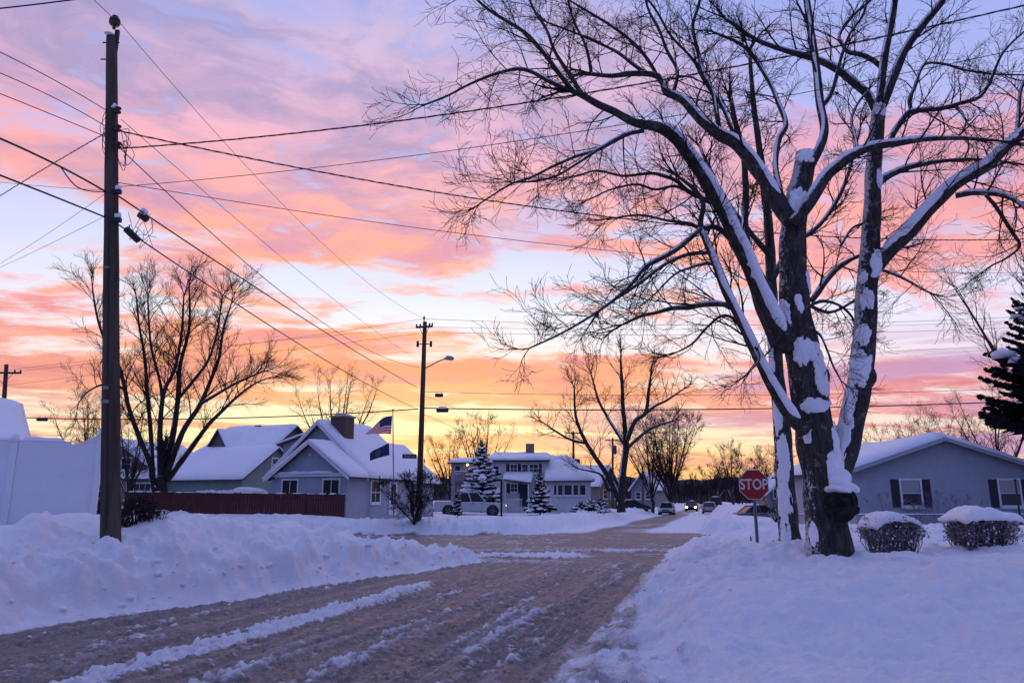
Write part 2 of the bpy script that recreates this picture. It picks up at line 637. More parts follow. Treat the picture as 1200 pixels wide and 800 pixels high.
def terrain(X, Y):
    X = np.asarray(X, float)
    Y = np.asarray(Y, float)
    u, s = us(X, Y)
    wob = (fbm(X, Y, 2.2, 3, 5) * .22 + fbm(X, Y, .5, 2, 6) * .10) * (.45 + .55 * sst(18, 24, Y))
    uL = np.interp(s, [-20, 8, 9.7, 12.2, 15.7, 20.3, 22, 40], [-4.2, -3.8, -3.7, -2.95, -2.4, -1.3, -1.0, -1.0])
    yNL = np.interp(X, [-60, -11, -8, -4, -1, 0], [29.0, 28.8, 27.6, 25.0, 22.2, 21.6])
    dNL = smin(uL - u, yNL - Y, 1.0) + wob
    hi = 1 + .08 * np.exp(-((s - 11.5) / 4.5) ** 2)
    dNR = smin(u - 3.55, 29.3 - Y, 2.4) + wob
    dFL = smin(-3.5 - u, Y - 38.6, 2.5) + wob
    dFR = smin(u - 3.8, Y - 39.0 + 3.0 * sst(9, 14, X), 2.2) + wob
    d = np.maximum(np.maximum(dNL, dNR), np.maximum(dFL, dFR))
    # near left: a tall ploughed bank
    fs = 1 - .16 * sst(13, 16, s) - .48 * sst(16.2, 20.0, s)
    z1 = (.62 * sst(-.05, .95, dNL) + (.62 * sst(.6, 2.6, dNL) - .16 * sst(3.2, 7, dNL)) * hi) * fs
    # near right: a low shelf of packed snow, then a soft bank
    k_ = .55 * sst(13, 7, s)
    z2 = .05 * sst(0, .25, dNR) + .36 * sst(.30 + k_, 1.25 + k_, dNR + .35 * fbm(X, Y, 1.3, 3, 27)) + .17 * sst(1.3, 4.0, dNR) + .10 * np.exp(-((dNR - 2.0 - k_) / .9) ** 2) * sst(4.5, 8, s) * sst(27, 20, s)
    yy_ = Y + .9 * fbm(X, Y, 2.6, 3, 48) - .25 * np.maximum(X - 3, 0)
    z2 = z2 * (.16 + .84 * sst(5.2, 10.0, yy_)) + .13 * np.exp(-((yy_ - 10.4) / 1.1) ** 2) * sst(.9, 2.2, dNR)
    z2 = z2 * (.3 + .7 * sst(2.0, 6.0, s)) + .34 * np.exp(-((29.3 - Y - 2.2) / 1.3) ** 2) * sst(1, 3, u - 3.5)
    z2 = z2 + .26 * np.exp(-((X - TREE_AT[0]) ** 2 + (Y - TREE_AT[1] + .2) ** 2) / .9) + .22 * np.exp(-((X - TREE2_AT[0]) ** 2 + (Y - TREE2_AT[1]) ** 2) / .6)
    z2 = z2 + .16 * np.exp(-((X - P(800, 700, 14)[0]) ** 2 / 3.5 + (Y - 15.5) ** 2 / 6))
    # far left and far right
    z3 = .50 * sst(0, .9, dFL) + (.20 + .20 * sst(-7, -12, X)) * sst(.6, 2.1, dFL) - (.22 + .20 * sst(-7, -12, X)) * sst(2.6, 5.5, dFL) + .022 * np.clip(dFL - 5, 0, 36)
    z3 = z3 + .28 * sst(2, 5, dFL) * sst(-9, -13, X) + .25 * sst(.5, 2, dFL) * sst(4, 2, dFL)* sst(-14, -20, X)
    z4 = .60 * sst(0, 1.1, dFR) + .50 * sst(.6, 2.4, dFR) - .42 * sst(3.2, 7, dFR)
    z4 = z4 * (1 - .68 * sst(9.5, 14, X) * sst(75, 55, Y))
    z = np.maximum(z1 * (dNL > 0), 0) + z2 * (dNR > 0) + z3 * (dFL > 0) + z4 * (dFR > 0)
    inside = sst(0, .4, d)
    bank = inside * sst(3.4, 1.6, d)
    bank = bank * np.where(dNR > 0, .55, 1.0)
    lump = np.abs(fbm(X, Y, .55, 4, 11, .55))
    rdg = 1 - np.abs(fbm(X, Y, 1.25, 4, 14, .55)) * 2.2
    lay = sst(.35, .55, dNL + .25 * fbm(X, Y, .8, 3, 15)) * sst(1.25, .8, dNL)        # the wall the plough cut
    z = z + bank * (.16 * fbm(X, Y, .9, 4, 12, .55) + .20 * (lump - .18) + .10 * (rdg - .5)) + inside * (.095 * fbm(X, Y, .24, 4, 13, .6) + .05 * np.clip(np.abs(fbm(X, Y, .13, 3, 16, .6)) - .1, 0, 1)) * sst(3.6, .4, d) * np.where(dNR > 0, .8, 1.0)
    z = z + (dNL > 0) * .16 * lay * fs
    ch = .75 * chunks(X + .1 * fbm(X, Y, .2, 2, 17), Y, .42, 61, .5) + .8 * chunks(X, Y, .17, 66, .5)
    z = z + .85 * ch * bank * sst(3.0, 1.0, d) * np.where(dNR > 0, .6, 1.0)
    z = z + (dNR > 0) * inside * .55 * chunks(X + .15 * fbm(X, Y, .3, 3, 18), Y + .15 * fbm(X, Y, .3, 3, 19), .33, 81, .30) * sst(4.5, 1.2, dNR) * sst(.2, .5, dNR)
    yard = sst(1.5, 4, d)
    z = z + yard * (.10 * fbm(X, Y, 3.2, 3, 21) + .05 * fbm(X, Y, 1.1, 3, 22) + .012 * fbm(X, Y, .3, 3, 23))
    sc = 1 - np.abs(fbm(s * 1.0 + u * .55, u * .35, 1.5, 3, 24, .5)) * 2.4          # wind-scalloped crest
    z = z + (dNL > 0) * sst(1.2, 2.3, dNL) * sst(6.5, 3.2, dNL) * (.26 * (sc - .45) + .05 * fbm(X, Y, .5, 3, 28))
    z = z + (dNR > 0) * sst(1.2, 3.0, dNR) * (.24 * fbm(X, Y, 1.9, 3, 25) + .27 * np.abs(fbm(X, Y, .9, 5, 26, .58)) + .05 * fbm(X, Y, .28, 4, 29, .6))
    # the street: ruts and ridges of churned slush
    main = sst(24, 20, Y)                       # this side of the crossing
    wv = u + .10 * fbm(s, u, 5, 2, 31)
    g = lambda c, w: np.exp(-((wv - c) / w) ** 2)
    lump_r = np.abs(fbm(X, Y, .16, 3, 32, .6)) * 1.5
    patch = sst(-.22, .22, fbm(u * 2.2, s * .30, 1.0, 3, 33))
    rid = g(-.60, .31) * sst(17.5, 13, s) * (.55 + .6 * np.clip(.5 + fbm(s, u, 2.0, 3, 40), 0, 1))
    rid2 = (.9 * g(2.25, .36) + .8 * g(1.25, .32) + .75 * g(.45, .22) + .55 * g(-2.1, .45) + .5 * g(2.95, .16)) * patch
    cr = chunks(X, Y, .15, 71, .6)
    white = .90 * sst(.25, .75, rid + .55 * (lump_r - .40)) + .40 * sst(.15, .80, rid2 + .55 * (lump_r - .42) + 3.0 * (cr - .03))
    zr = (.085 * rid * (.5 + .9 * lump_r) + .55 * rid * cr + .030 * rid2 * (.4 + lump_r) + .40 * rid2 * cr) * main + .20 * chunks(X, Y, .10, 75, .3) * main
    zr = zr + .024 * fbm(u * 1.6, s * .35, .3, 3, 34) + .040 * (lump_r - .4) * (.25 + .75 * patch) + .03 * np.clip(np.abs(fbm(X, Y, .09, 3, 43, .6)) - .12, 0, 1) * (.3 + patch)
    zr = zr + .020 * fbm(X, Y, .07, 2, 35)
    rut = fbm(u + .05 * fbm(s, u, 1.5, 2, 46), s * .045, .20, 4, 47, .65)             # tyre lines running with the street
    zr = zr + main * .055 * rut
    # the crossing itself: streaks lying along the cross street, with paler patches
    pc = sst(.02, .30, fbm(X * .35, Y * 1.2, 1.6, 3, 36)) * sst(20, 23, Y) * sst(28, 25.5, Y)
    pf = sst(.0, .3, fbm(X * .5, Y * .8, 2.0, 3, 38)) * sst(39, 42, Y)
    xing = sst(21, 25, Y) * sst(40, 38, Y)
    st_ = fbm(X * .22, Y * 1.0 + .15 * X, .42, 4, 44, .6)
    zr = zr + .05 * pc * (.4 + 1.3 * lump_r) + xing * (.05 * st_ + .05 * np.clip(np.abs(fbm(X * .5, Y, .22, 3, 45, .6)) - .12, 0, 1))
    road = 1 - sst(-.12, .05, d)
    z = z + zr * (1 - sst(-.1, .5, d))
    xw = xing * sst(.12, .45, st_ + .35 * (lump_r - .4)) * .55
    dirt = road * (1 - np.clip(np.maximum(np.maximum(white * main * .85 + main * .30 * sst(.05, .42, rut + .5 * (lump_r - .4)), pc * .8), xw), 0, .9))
    far = sst(38, 43, Y)
    track = sst(2.1, .9, np.abs(u + .1 + .5 * fbm(s, u, 9, 2, 37)))
    dirt = dirt * (1 - far * (1 - np.clip(track * (1 - .45 * pf), .10, 1)))
    shelf = (dNR > -.1) * sst(.40 + 1.3 * k_, .10 + k_, dNR) * sst(3, 5, s) * sst(26, 20, s)
    dirt = np.maximum(dirt, .62 * shelf * (.8 + .7 * fbm(X, Y, .35, 4, 39)))
    bit = sst(.42, .62, fbm(X, Y, .35, 4, 41, .65)) * np.exp(-((u - 4.5) / .5) ** 2) * sst(9.3, 8.0, s) * sst(5, 6, s)
    dirt = np.maximum(dirt, .40 * bit)
    soot = inside * sst(1.6, .2, d) * sst(.1, .5, fbm(X, Y, .4, 4, 42, .6)) * .20
    dirt = np.maximum(dirt, soot)
    return z, dirt, d

def hgt(x, y):
    return float(terrain(np.array([x]), np.array([y]))[0][0])

def snow_ground_mat():
    m = bpy.data.materials.new('snow_and_slush')
    m.use_nodes = True
    t = m.node_tree
    N = NT(t)
    b = t.nodes['Principled BSDF']
    co = N.n('ShaderNodeTexCoord').outputs['Object']
    at = N.n('ShaderNodeAttribute', attribute_name='dirt')
    dirt = at.outputs['Fac']
    fine = N.noise(co, 22.0, 6, .65)
    mid = N.noise(co, 3.0, 6, .6)
    f = N.m('ADD', dirt, N.m('MULTIPLY', N.m('SUBTRACT', fine, .5), N.m('MULTIPLY', N.ss(dirt, .02, .3), .9)))
    fac = N.ss(f, .10, .85)
    slush = N.mix(N.ss(mid, .35, .68), (.144, .118, .112, 1), (.272, .226, .208, 1))
    slush = N.mix(N.m('MULTIPLY', N.ss(fine, .52, .70), .55), slush, (.52, .47, .47, 1))
    snow = N.mix(N.ss(mid, .3, .7), (.84, .86, .92, 1), (.90, .91, .95, 1))
    N.put(b.inputs['Base Color'], N.mix(fac, snow, slush))
    N.put(b.inputs['Roughness'], N.m('SUBTRACT', .72, N.m('MULTIPLY', fac, N.ss(mid, .62, .40, .0, .30))))
    N.put(b.inputs['Specular IOR Level'], N.m('ADD', .2, N.m('MULTIPLY', fac, .35)))
    bn = N.n('ShaderNodeBump')
    bn.inputs['Strength'].default_value = .8
    bn.inputs['Distance'].default_value = .045
    N.put(bn.inputs['Height'], N.m('ADD', N.noise(co, 14.0, 8, .7), N.m('MULTIPLY', N.noise(co, 60.0, 3, .6), .35)))
    t.links.new(bn.outputs[0], b.inputs['Normal'])
    return m

GROUND_M = snow_ground_mat()
def build_ground():
    a_in = np.linspace(-41, 41, 860)
    a_out = np.linspace(41, 319, 70)[1:-1]
    ang = np.radians(np.concatenate([a_in, a_out]))
    near = np.concatenate([[.05, .6, 1.2], np.geomspace(1.8, 4.9, 26)])
    v = np.arange(EYE * FPX / 5.0, EYE * FPX / 75.0, -.36)
    mid = EYE * FPX / v
    farr = np.concatenate([np.geomspace(76.5, 420, 70), [520, 700, 1000, 1600, 2600]])
    rad = np.concatenate([near, mid, farr])
    AA, RR = np.meshgrid(ang, rad)
    X, Y = RR * np.sin(AA), RR * np.cos(AA)
    Z, D, dist = terrain(X.ravel(), Y.ravel())
    rr = RR.ravel()
    Z = np.where(rr > 420, .6, Z)
    nr, na = AA.shape
    V = np.stack([X.ravel(), Y.ravel(), Z], 1)
    idx = np.arange(nr * na).reshape(nr, na)
    nxt = np.roll(idx, -1, axis=1)
    F = np.stack([idx[:-1], idx[1:], nxt[1:], nxt[:-1]], -1).reshape(-1, 4)
    onroad = (dist[F] < .05).all(1) & (rr[F].max(1) < 400)
    for name, sel in (('street', onroad), ('snow_ground', ~onroad)):
        f = F[sel]
        used, inv = np.unique(f, return_inverse=True)
        o = np_mesh(name, V[used], inv.reshape(-1, 4), GROUND_M)
        at = o.data.attributes.new('dirt', 'FLOAT', 'POINT')
        at.data.foreach_set('value', D[used].astype(np.float32))
        tag(o, kind='structure')
build_ground()

# low wooded ridge that closes the view
def build_hills():
    m = mat('wooded_ridge', (.035, .030, .034), .95, .35, .06)
    az_ = np.radians(np.linspace(-60, 60, 240))
    rad = np.array([330, 370, 420, 520, 700])
    prof = np.array([-.5, .35, .8, 1.0, .7])
    A, Rr = np.meshgrid(az_, rad)
    X, Y = Rr * np.sin(A), Rr * np.cos(A)
    H = 14.5 + 2.2 * np.sin(A * 5 + 1.0) + 2.6 * fbm(A * 40, A * 0, 1.0, 3, 51)
    Z = prof[:, None] * H
    V = np.stack([X.ravel(), Y.ravel(), Z.ravel()], 1)
    idx = np.arange(A.size).reshape(A.shape)
    F = np.stack([idx[:-1, :-1], idx[:-1, 1:], idx[1:, 1:], idx[1:, :-1]], -1).reshape(-1, 4)
    tag(np_mesh('wooded_hills', V, F, m), kind='structure')
build_hills()
# ------------------------------------------------------------------ buildings
ROOFING = mat('roof_shingle', (.06, .055, .055), .9, .2, 10)

def slab(mb, a, b, c, d, t, mi=0):
    """a sheet a-b-c-d (counter-clockwise from above) thickened downwards by t"""
    a, b, c, d = [np.array(p, float) for p in (a, b, c, d)]
    n = np.cross(b - a, d - a)
    n /= np.linalg.norm(n)
    if n[2] < 0:
        n = -n
    lo = [p - n * t for p in (a, b, c, d)]
    vs = [a, b, c, d] + lo
    return mb.add(vs, [(0, 1, 2, 3), (7, 6, 5, 4), (0, 4, 5, 1), (1, 5, 6, 2), (2, 6, 7, 3), (3, 7, 4, 0)], mi)

def snow_sheet(name, parent, a, b, c, d, t, seed=0, nu=22, nv=12, amp=.05):
    """soft snow lying on a roof plane: a (eave start), b (eave end), c (ridge end), d (ridge start)"""
    a, b, c, d = [np.array(p, float) for p in (a, b, c, d)]
    n = np.cross(b - a, d - a)
    n /= np.linalg.norm(n)
    if n[2] < 0:
        n = -n
    U, Vv = np.meshgrid(np.linspace(0, 1, nu), np.linspace(0, 1, nv))
    p = (a[None, None] * ((1 - U) * (1 - Vv))[..., None] + b[None, None] * (U * (1 - Vv))[..., None] + c[None, None] * (U * Vv)[..., None] + d[None, None] * ((1 - U) * Vv)[..., None])
    edge = np.minimum(np.minimum(U, 1 - U) * (nu - 1) / 1.6, np.minimum(Vv * (nv - 1) / 1.3, 1.0))
    rnd = np.sqrt(np.clip(edge, .0, 1))
    L = np.linalg.norm(b - a)
    h = (t * (.35 + .65 * rnd) + amp * fbm(U * L + seed * 7.7, Vv * 4, 1.1, 3, 60 + seed)) 
    drift = .10 * fbm(U * L, Vv * 3 + seed, 2.6, 2, 70 + seed)
    top = p + n * (h + drift * rnd)[..., None]
    low = p + n * .012
    V = np.concatenate([top.reshape(-1, 3), low.reshape(-1, 3)])
    k = nu * nv
    ix = np.arange(k).reshape(nv, nu)
    F = [np.stack([ix[:-1, :-1], ix[:-1, 1:], ix[1:, 1:], ix[1:, :-1]], -1).reshape(-1, 4)]
    ring = np.concatenate([ix[0, :], ix[1:, -1], ix[-1, -2::-1], ix[-2:0:-1, 0]])
    rn = np.roll(ring, -1)
    F.append(np.stack([ring + k, rn + k, rn, ring], -1))
    return np_mesh(name, V, np.concatenate(F), m_snow(), parent)

def window(parent, x, y, z, w, h, face='-y', mx=2, my=2, frame=.07, trim=WHITE, proud=.05, snow=True, name='window'):
    """a framed window whose outer plane faces -y, -x or +x; glass panes are sub-parts"""
    f, g = MB(), MB()
    def bx(mb, a0, a1, z0, z1, d0, d1):
        if face == '-y':
            mb.box(x + a0, x + a1, y - d1, y - d0, z + z0, z + z1)
        elif face == '+x':
            mb.box(x + d0, x + d1, y + a0, y + a1, z + z0, z + z1)
        else:
            mb.box(x - d1, x - d0, y + a0, y + a1, z + z0, z + z1)
    hw = w / 2
    bx(f, -hw - frame, -hw, -frame, h + frame, .003, proud)
    bx(f, hw, hw + frame, -frame, h + frame, .003, proud)
    bx(f, -hw, hw, h, h + frame, .003, proud)
    bx(f, -hw - .03, hw + .03, -frame - .03, -.001, .004, proud + .05)
    for i in range(1, mx):
        c = -hw + w * i / mx
        bx(f, c - .018, c + .018, 0, h, .012, proud - .012)
    for i in range(1, my):
        c = h * i / my
        bx(f, -hw, hw, c - .022, c + .022, .011, proud - .010)
    bx(g, -hw, hw, 0, h, .006, .020)
    fr = f.build(name, trim, parent)
    g.build('pane', GLASS, fr)
    if snow:
        s = MB()
        bx(s, -hw, hw, -.028 + .03, .055, proud - .01, proud + .055)
        s.build('sill_snow', m_snow(), fr)
    return fr

def gable_house(name, label, loc, rz, w, L, eave, ridge, wall_m, cat='house', over=.35, base=-1.0, snow_t=.28, trim=WHITE, seed=0, parent=None, part='', roofm=ROOFING, tt=.0):
    """gable block: local x across (0 at the right wall, -w at the left), local y along the ridge, front gable at y=0"""
    root = parent or thing(name, loc, label, cat, rz)
    wl = MB()
    wl.prism([(-w, base), (0, base), (0, eave), (-w / 2, ridge), (-w, eave)], 'y', tt, tt + L)
    wl.build(part + 'wall', wall_m, root)
    sl = (ridge - eave) / (w / 2)
    r = MB()
    k = over
    y0, y1 = tt - over, tt + L + over
    rt = ridge + .10
    slab(r, (k, y0, eave - k * sl + .10), (k, y1, eave - k * sl + .10), (-w / 2 - .001, y1, rt), (-w / 2 - .001, y0, rt), .09)
    slab(r, (-w - k, y1, eave - k * sl + .10), (-w - k, y0, eave - k * sl + .10), (-w / 2 + .001, y0, rt), (-w / 2 + .001, y1, rt), .09)
    ro = r.build(part + 'roof', roofm, root)
    snow_sheet('roof_snow', ro, (k + .05, y0, eave - k * sl + .10), (k + .05, y1, eave - k * sl + .10), (-w / 2, y1, rt), (-w / 2, y0, rt), snow_t, seed)
    snow_sheet('roof_snow', ro, (-w - k - .05, y1, eave - k * sl + .10), (-w - k - .05, y0, eave - k * sl + .10), (-w / 2, y0, rt), (-w / 2, y1, rt), snow_t, seed + 1)
    fb = MB()                                   # rake boards
    for sgn in (1, -1):
        xe = (k if sgn > 0 else -w - k)
        e = np.array([xe, 0, eave - k * sl + .11])
        a = np.array([-w / 2, 0, rt + .01])
        for yy in (y0 - .03,):
            fb.add([(e[0], yy, e[2]), (a[0], yy, a[2]), (a[0], yy, a[2] - .20), (e[0], yy, e[2] - .20),
                    (e[0], yy + .025, e[2]), (a[0], yy + .025, a[2]), (a[0], yy + .025, a[2] - .20), (e[0], yy + .025, e[2] - .20)],
                   [(0, 1, 2, 3), (7, 6, 5, 4), (0, 4, 5, 1), (3, 2, 6, 7), (0, 3, 7, 4), (1, 5, 6, 2)])
    fb.build(part + 'rake_board', trim, root)
    return root

# ---- the blue-grey house behind the brown fence
SIDE_BLUE = siding('siding_blue_grey', (.34, .39, .46))
hb = P(405, 603, 43.0)
gz = .75
HL = (hb[0], hb[1], gz)
Hrz = -R(22)
house = gable_house('house', 'blue grey house with brick chimney and snowy roof behind the brown fence', HL, Hrz, 7.0, 5.4, 3.2 - gz, 6.35 - gz, SIDE_BLUE, tt=2.0, seed=1)
gable_house('', '', None, 0, 5.1, 2.6, 3.15 - gz, 5.0 - gz, SIDE_BLUE, parent=house, part='porch_', tt=0.0, seed=3, snow_t=.2)
m_ = MB(); m_.box(-5.35, .1, -.10, -.003, 3.05 - gz, 3.25 - gz); m_.build('gable_trim', WHITE, house)
m_ = MB()
for i in range(5):
    m_.blob((-4.4 + i * .75, -.12, 3.28 - gz), (.5, .12, .07 + .03 * (i % 2)), i, .2, 2)
m_.build('ledge_snow', m_snow(), house)
# lower rear wing
gable_house('', '', None, 0, 5.4, 2.7, 3.0 - gz, 5.15 - gz, SIDE_BLUE, parent=house, part='rear_', tt=7.8, seed=5, snow_t=.35)
# shed dormer on the left slope
m_ = MB()
m_.prism([(-7.05, 3.0 - gz), (-3.5, 3.0 - gz), (-3.5, 6.2 - gz), (-7.05, 5.25 - gz)], 'y', 3.0, 7.2)
m_.build('dormer_wall', SIDE_BLUE, house)
m_ = MB()
slab(m_, (-7.45, 7.4, 5.22 - gz), (-7.45, 2.8, 5.22 - gz), (-3.45, 2.8, 6.36 - gz), (-3.45, 7.4, 6.36 - gz), .10)
dr = m_.build('dormer_roof', ROOFING, house)
snow_sheet('roof_snow', dr, (-7.5, 7.4, 5.22 - gz), (-7.5, 2.8, 5.22 - gz), (-3.4, 2.8, 6.36 - gz), (-3.4, 7.4, 6.36 - gz), .25, 7)
BRICK = brick('chimney_brick', (.12, .055, .045, 1), (.075, .04, .036, 1))
m_ = MB(); m_.box(-3.0, -1.95, 2.35, 3.35, 3.6 - gz, 6.75 - gz)
ch = m_.build('chimney', BRICK, house)
m_ = MB(); m_.box(-3.07, -1.88, 2.28, 3.42, 6.751 - gz, 6.87 - gz); m_.build('chimney_cap', mat('concrete', (.28, .27, .26), .9), ch)
m_ = MB(); m_.blob((-2.47, 2.85, 6.88 - gz), (.56, .54, .10), 3, .1, 2, flat=-.1); m_.build('cap_snow', m_snow(), ch)
for cx in (-3.95, -1.05):
    window(house, cx, 0, 1.75 - gz, 1.05, 1.1, mx=2, my=1, frame=.09)
window(house, 0, 3.0, 1.55 - gz, .95, 1.25, '+x', 2, 2, .09)
d_ = MB()
d_.box(.003, .06, 3.95 + .6, 4.9 + .6, .05, 2.1)
do = d_.build('door', WHITE, house)
d_ = MB(); d_.box(.061, .07, 4.15 + .6, 4.7 + .6, .7, 1.95); d_.build('pane', GLASS, do)
d_ = MB(); d_.box(.061, .12, 4.0 + .6, 4.06 + .6, 1.0, 1.1); d_.build('handle', DARK, do)
m_ = MB(); m_.tube([(-2.55, -.06, 4.3 - gz), (-2.55, -.14, 4.3 - gz)], .07, 8); m_.build('vent', WHITE, house)
m_ = MB(); m_.box(.02, .10, -.1, 7.5, 3.02 - gz, 3.12 - gz); m_.build('gutter', WHITE, house)

# ---- the green house with dormers, farther back
SIDE_GREEN = siding('siding_green', (.20, .27, .25))
SIDE_OLIVE = siding('siding_olive', (.17, .16, .13))
b0 = P(283, 575, 57.0)
gz2 = 1.0
# ridge along the cross street: built with its gable end turned towards the right
green = thing('house', (b0[0], b0[1], gz2), 'dark green house with two small dormers and a big snowy roof behind the bare maple', 'house', R(90) - R(24))
def green_block(part, w, L, eave, ridge, wm, tt, xo, seed, snow=.25):
    holder = MB()
    holder.prism([(xo, -1.0), (xo + w, -1.0), (xo + w, eave), (xo + w / 2, ridge), (xo, eave)], 'y', tt, tt + L)
    holder.build(part + 'wall', wm, green)
    sl = (ridge - eave) / (w / 2)
    k = .3
    r = MB()
    y0, y1 = tt - k, tt + L + k
    slab(r, (xo - k, y1, eave - k * sl + .1), (xo - k, y0, eave - k * sl + .1), (xo + w / 2, y0, ridge + .1), (xo + w / 2, y1, ridge + .1), .09)
    slab(r, (xo + w + k, y0, eave - k * sl + .1), (xo + w + k, y1, eave - k * sl + .1), (xo + w / 2, y1, ridge + .1), (xo + w / 2, y0, ridge + .1), .09)
    ro = r.build(part + 'roof', ROOFING, green)
    snow_sheet('roof_snow', ro, (xo - k, y1, eave - k * sl + .1), (xo - k, y0, eave - k * sl + .1), (xo + w / 2, y0, ridge + .1), (xo + w / 2, y1, ridge + .1), snow, seed)
    snow_sheet('roof_snow', ro, (xo + w + k, y0, eave - k * sl + .1), (xo + w + k, y1, eave - k * sl + .1), (xo + w / 2, y1, ridge + .1), (xo + w / 2, y0, ridge + .1), snow, seed + 1)
green_block('', 7.0, 8.2, 3.35 - gz2, 5.75 - gz2, SIDE_GREEN, 0, 0, 11)
green_block('main_', 6.5, 7.5, 5.5 - gz2, 7.9 - gz2, SIDE_OLIVE, 1.6, 4.2, 13)
for yy in (6.6,):
    m_ = MB()
    m_.prism([(yy - 1.35, 5.45 - gz2), (yy + 1.35, 5.45 - gz2), (yy, 7.5 - gz2)], 'x', 3.85, 6.5)
    m_.build('dormer_wall', SIDE_OLIVE, green)
    r = MB()
    slab(r, (3.6, yy - 1.62, 5.25 - gz2), (6.9, yy - 1.62, 5.25 - gz2), (6.9, yy, 7.6 - gz2), (3.6, yy, 7.6 - gz2), .08)
    slab(r, (6.9, yy + 1.62, 5.25 - gz2), (3.6, yy + 1.62, 5.25 - gz2), (3.6, yy, 7.6 - gz2), (6.9, yy, 7.6 - gz2), .08)
    ro = r.build('dormer_roof', ROOFING, green)
    snow_sheet('roof_snow', ro, (3.6, yy - 1.62, 5.25 - gz2), (6.9, yy - 1.62, 5.25 - gz2), (6.9, yy, 7.6 - gz2), (3.6, yy, 7.6 - gz2), .12, 15)
    snow_sheet('roof_snow', ro, (6.9, yy + 1.62, 5.25 - gz2), (3.6, yy + 1.62, 5.25 - gz2), (3.6, yy, 7.6 - gz2), (6.9, yy, 7.6 - gz2), .12, 16)
window(green, 3.4, -.001, 4.05 - gz2, .62, .9, '-y', 1, 2, .10)
m_ = MB(); m_.box(7.1, 7.7, 5.2, 5.8, 7.2 - gz2, 8.2 - gz2); m_.build('chimney', BRICK, green)

# ---- tan house half hidden by the tall pole
b1 = P(186, 575, 60.0)
SIDE_TAN = siding('siding_tan', (.24, .20, .17))
tan = gable_house('house', 'small tan house with a snowy gable half hidden behind the nearest pole', (b1[0], b1[1], 1.0), -R(12), 8.0, 8.0, 2.9, 5.3, SIDE_TAN, seed=21)
window(tan, -1.5, 0, .9, 1.5, 1.1, mx=3, my=2, frame=.12)
window(tan, -5.2, 0, .9, 1.0, 1.1, mx=2, my=2, frame=.12)
window(tan, -3.2, 0, 3.1, .8, .9, mx=2, my=2, frame=.12)
m_ = MB()
slab(m_, (-3.4, -1.4, 2.35), (.6, -1.4, 2.35), (.6, -.02, 2.8), (-3.4, -.02, 2.8), .1)
pr = m_.build('porch_roof', ROOFING, tan)
snow_sheet('roof_snow', pr, (-3.4, -1.4, 2.35), (.6, -1.4, 2.35), (.6, -.02, 2.8), (-3.4, -.02, 2.8), .22, 23)
m_ = MB()
for xx in (-3.3, .5):
    m_.box(xx - .06, xx + .06, -1.34, -1.22, -1, 2.26)
m_.build('porch_post', WHITE, tan)

# ---- the roof beyond the white fence
b2 = P(44, 590, 32.0)
gable_house('house', 'house whose steep snowy roof rises above the white fence at the far left', (-27.2, 39.4, 1.0), R(131), 9.0, 9.0, 2.8, 5.1, siding('siding_cream', (.32, .31, .30)), seed=31, snow_t=.35)

# ---- the white two-storey house across the crossing
SIDE_WHITE = siding('siding_white', (.68, .66, .67))
yz = 1.15
wx0, wx1 = P(576, 580, 73)[0], P(641, 580, 73)[0]
whouse = thing('house', (wx0, 73, yz), 'white two storey house with dark shutters beyond the crossing', 'house', -R(3))
WW = wx1 - wx0
m_ = MB(); m_.box(0, WW, 0, 8, -1, 5.55 - yz); m_.build('wall', SIDE_WHITE, whouse)
m_ = MB()
slab(m_, (-.3, -.4, 5.5 - yz), (WW + .3, -.4, 5.5 - yz), (WW + .3, 4, 6.25 - yz), (-.3, 4, 6.25 - yz), .16)
slab(m_, (WW + .3, 8.4, 5.5 - yz), (-.3, 8.4, 5.5 - yz), (-.3, 4, 6.25 - yz), (WW + .3, 4, 6.25 - yz), .16)
ro = m_.build('roof', ROOFING, whouse)
snow_sheet('roof_snow', ro, (-.35, -.45, 5.5 - yz), (WW + .3, -.45, 5.5 - yz), (WW + .3, 4, 6.25 - yz), (-.35, 4, 6.25 - yz), .30, 33)
m_ = MB(); m_.box(WW * .60, WW * .60 + .85, 3.2, 4.0, 5.6 - yz, 7.35 - yz); m_.build('chimney', brick('chimney_tan', (.25, .19, .14, 1), (.2, .15, .11, 1)), whouse)
SHUT = mat('shutter_dark', (.03, .032, .045), .6, .1, 4)
def shutters(parent, x, y, z, w, h, sw=.42, gap=.08):
    for sx_ in (-1, 1):
        m = MB()
        c = x + sx_ * (w / 2 + gap + sw / 2)
        m.box(c - sw / 2, c + sw / 2, y - .035, y - .003, z - .05, z + h + .05)
        for i in range(9):
            zz = z + .04 + (h - .08) * i / 8
            m.box(c - sw / 2 + .05, c + sw / 2 - .05, y - .046, y - .034, zz - .02, zz + .015)
        m.build('shutter', SHUT, parent)
def wpx(px):
    return P(px, 580, 73)[0] - wx0
def wz(py):
    return P(600, py, 73)[2] - yz
for pxc, ww in ((602, .62), (616, .65), (625, .9)):
    window(whouse, wpx(pxc), 0, wz(554), ww, wz(544) - wz(554), mx=2, my=2, frame=.08)
shutters(whouse, wpx(602), 0, wz(554), .62, wz(544) - wz(554), .34)
window(whouse, wpx(581), 0, wz(555), .55, wz(546) - wz(555), mx=1, my=2, frame=.07)
shutters(whouse, wpx(625), 0, wz(554), .9, wz(544) - wz(554), .30)
m_ = MB()
slab(m_, (wpx(592), -2.0, wz(562)), (wpx(622), -2.0, wz(566)), (wpx(626), -.02, wz(555)), (wpx(592), -.02, wz(555)), .10)
pr = m_.build('porch_roof', ROOFING, whouse)
snow_sheet('roof_snow', pr, (wpx(591), -2.05, wz(562)), (wpx(623), -2.05, wz(566)), (wpx(626), -.02, wz(555)), (wpx(591), -.02, wz(555)), .22, 35)
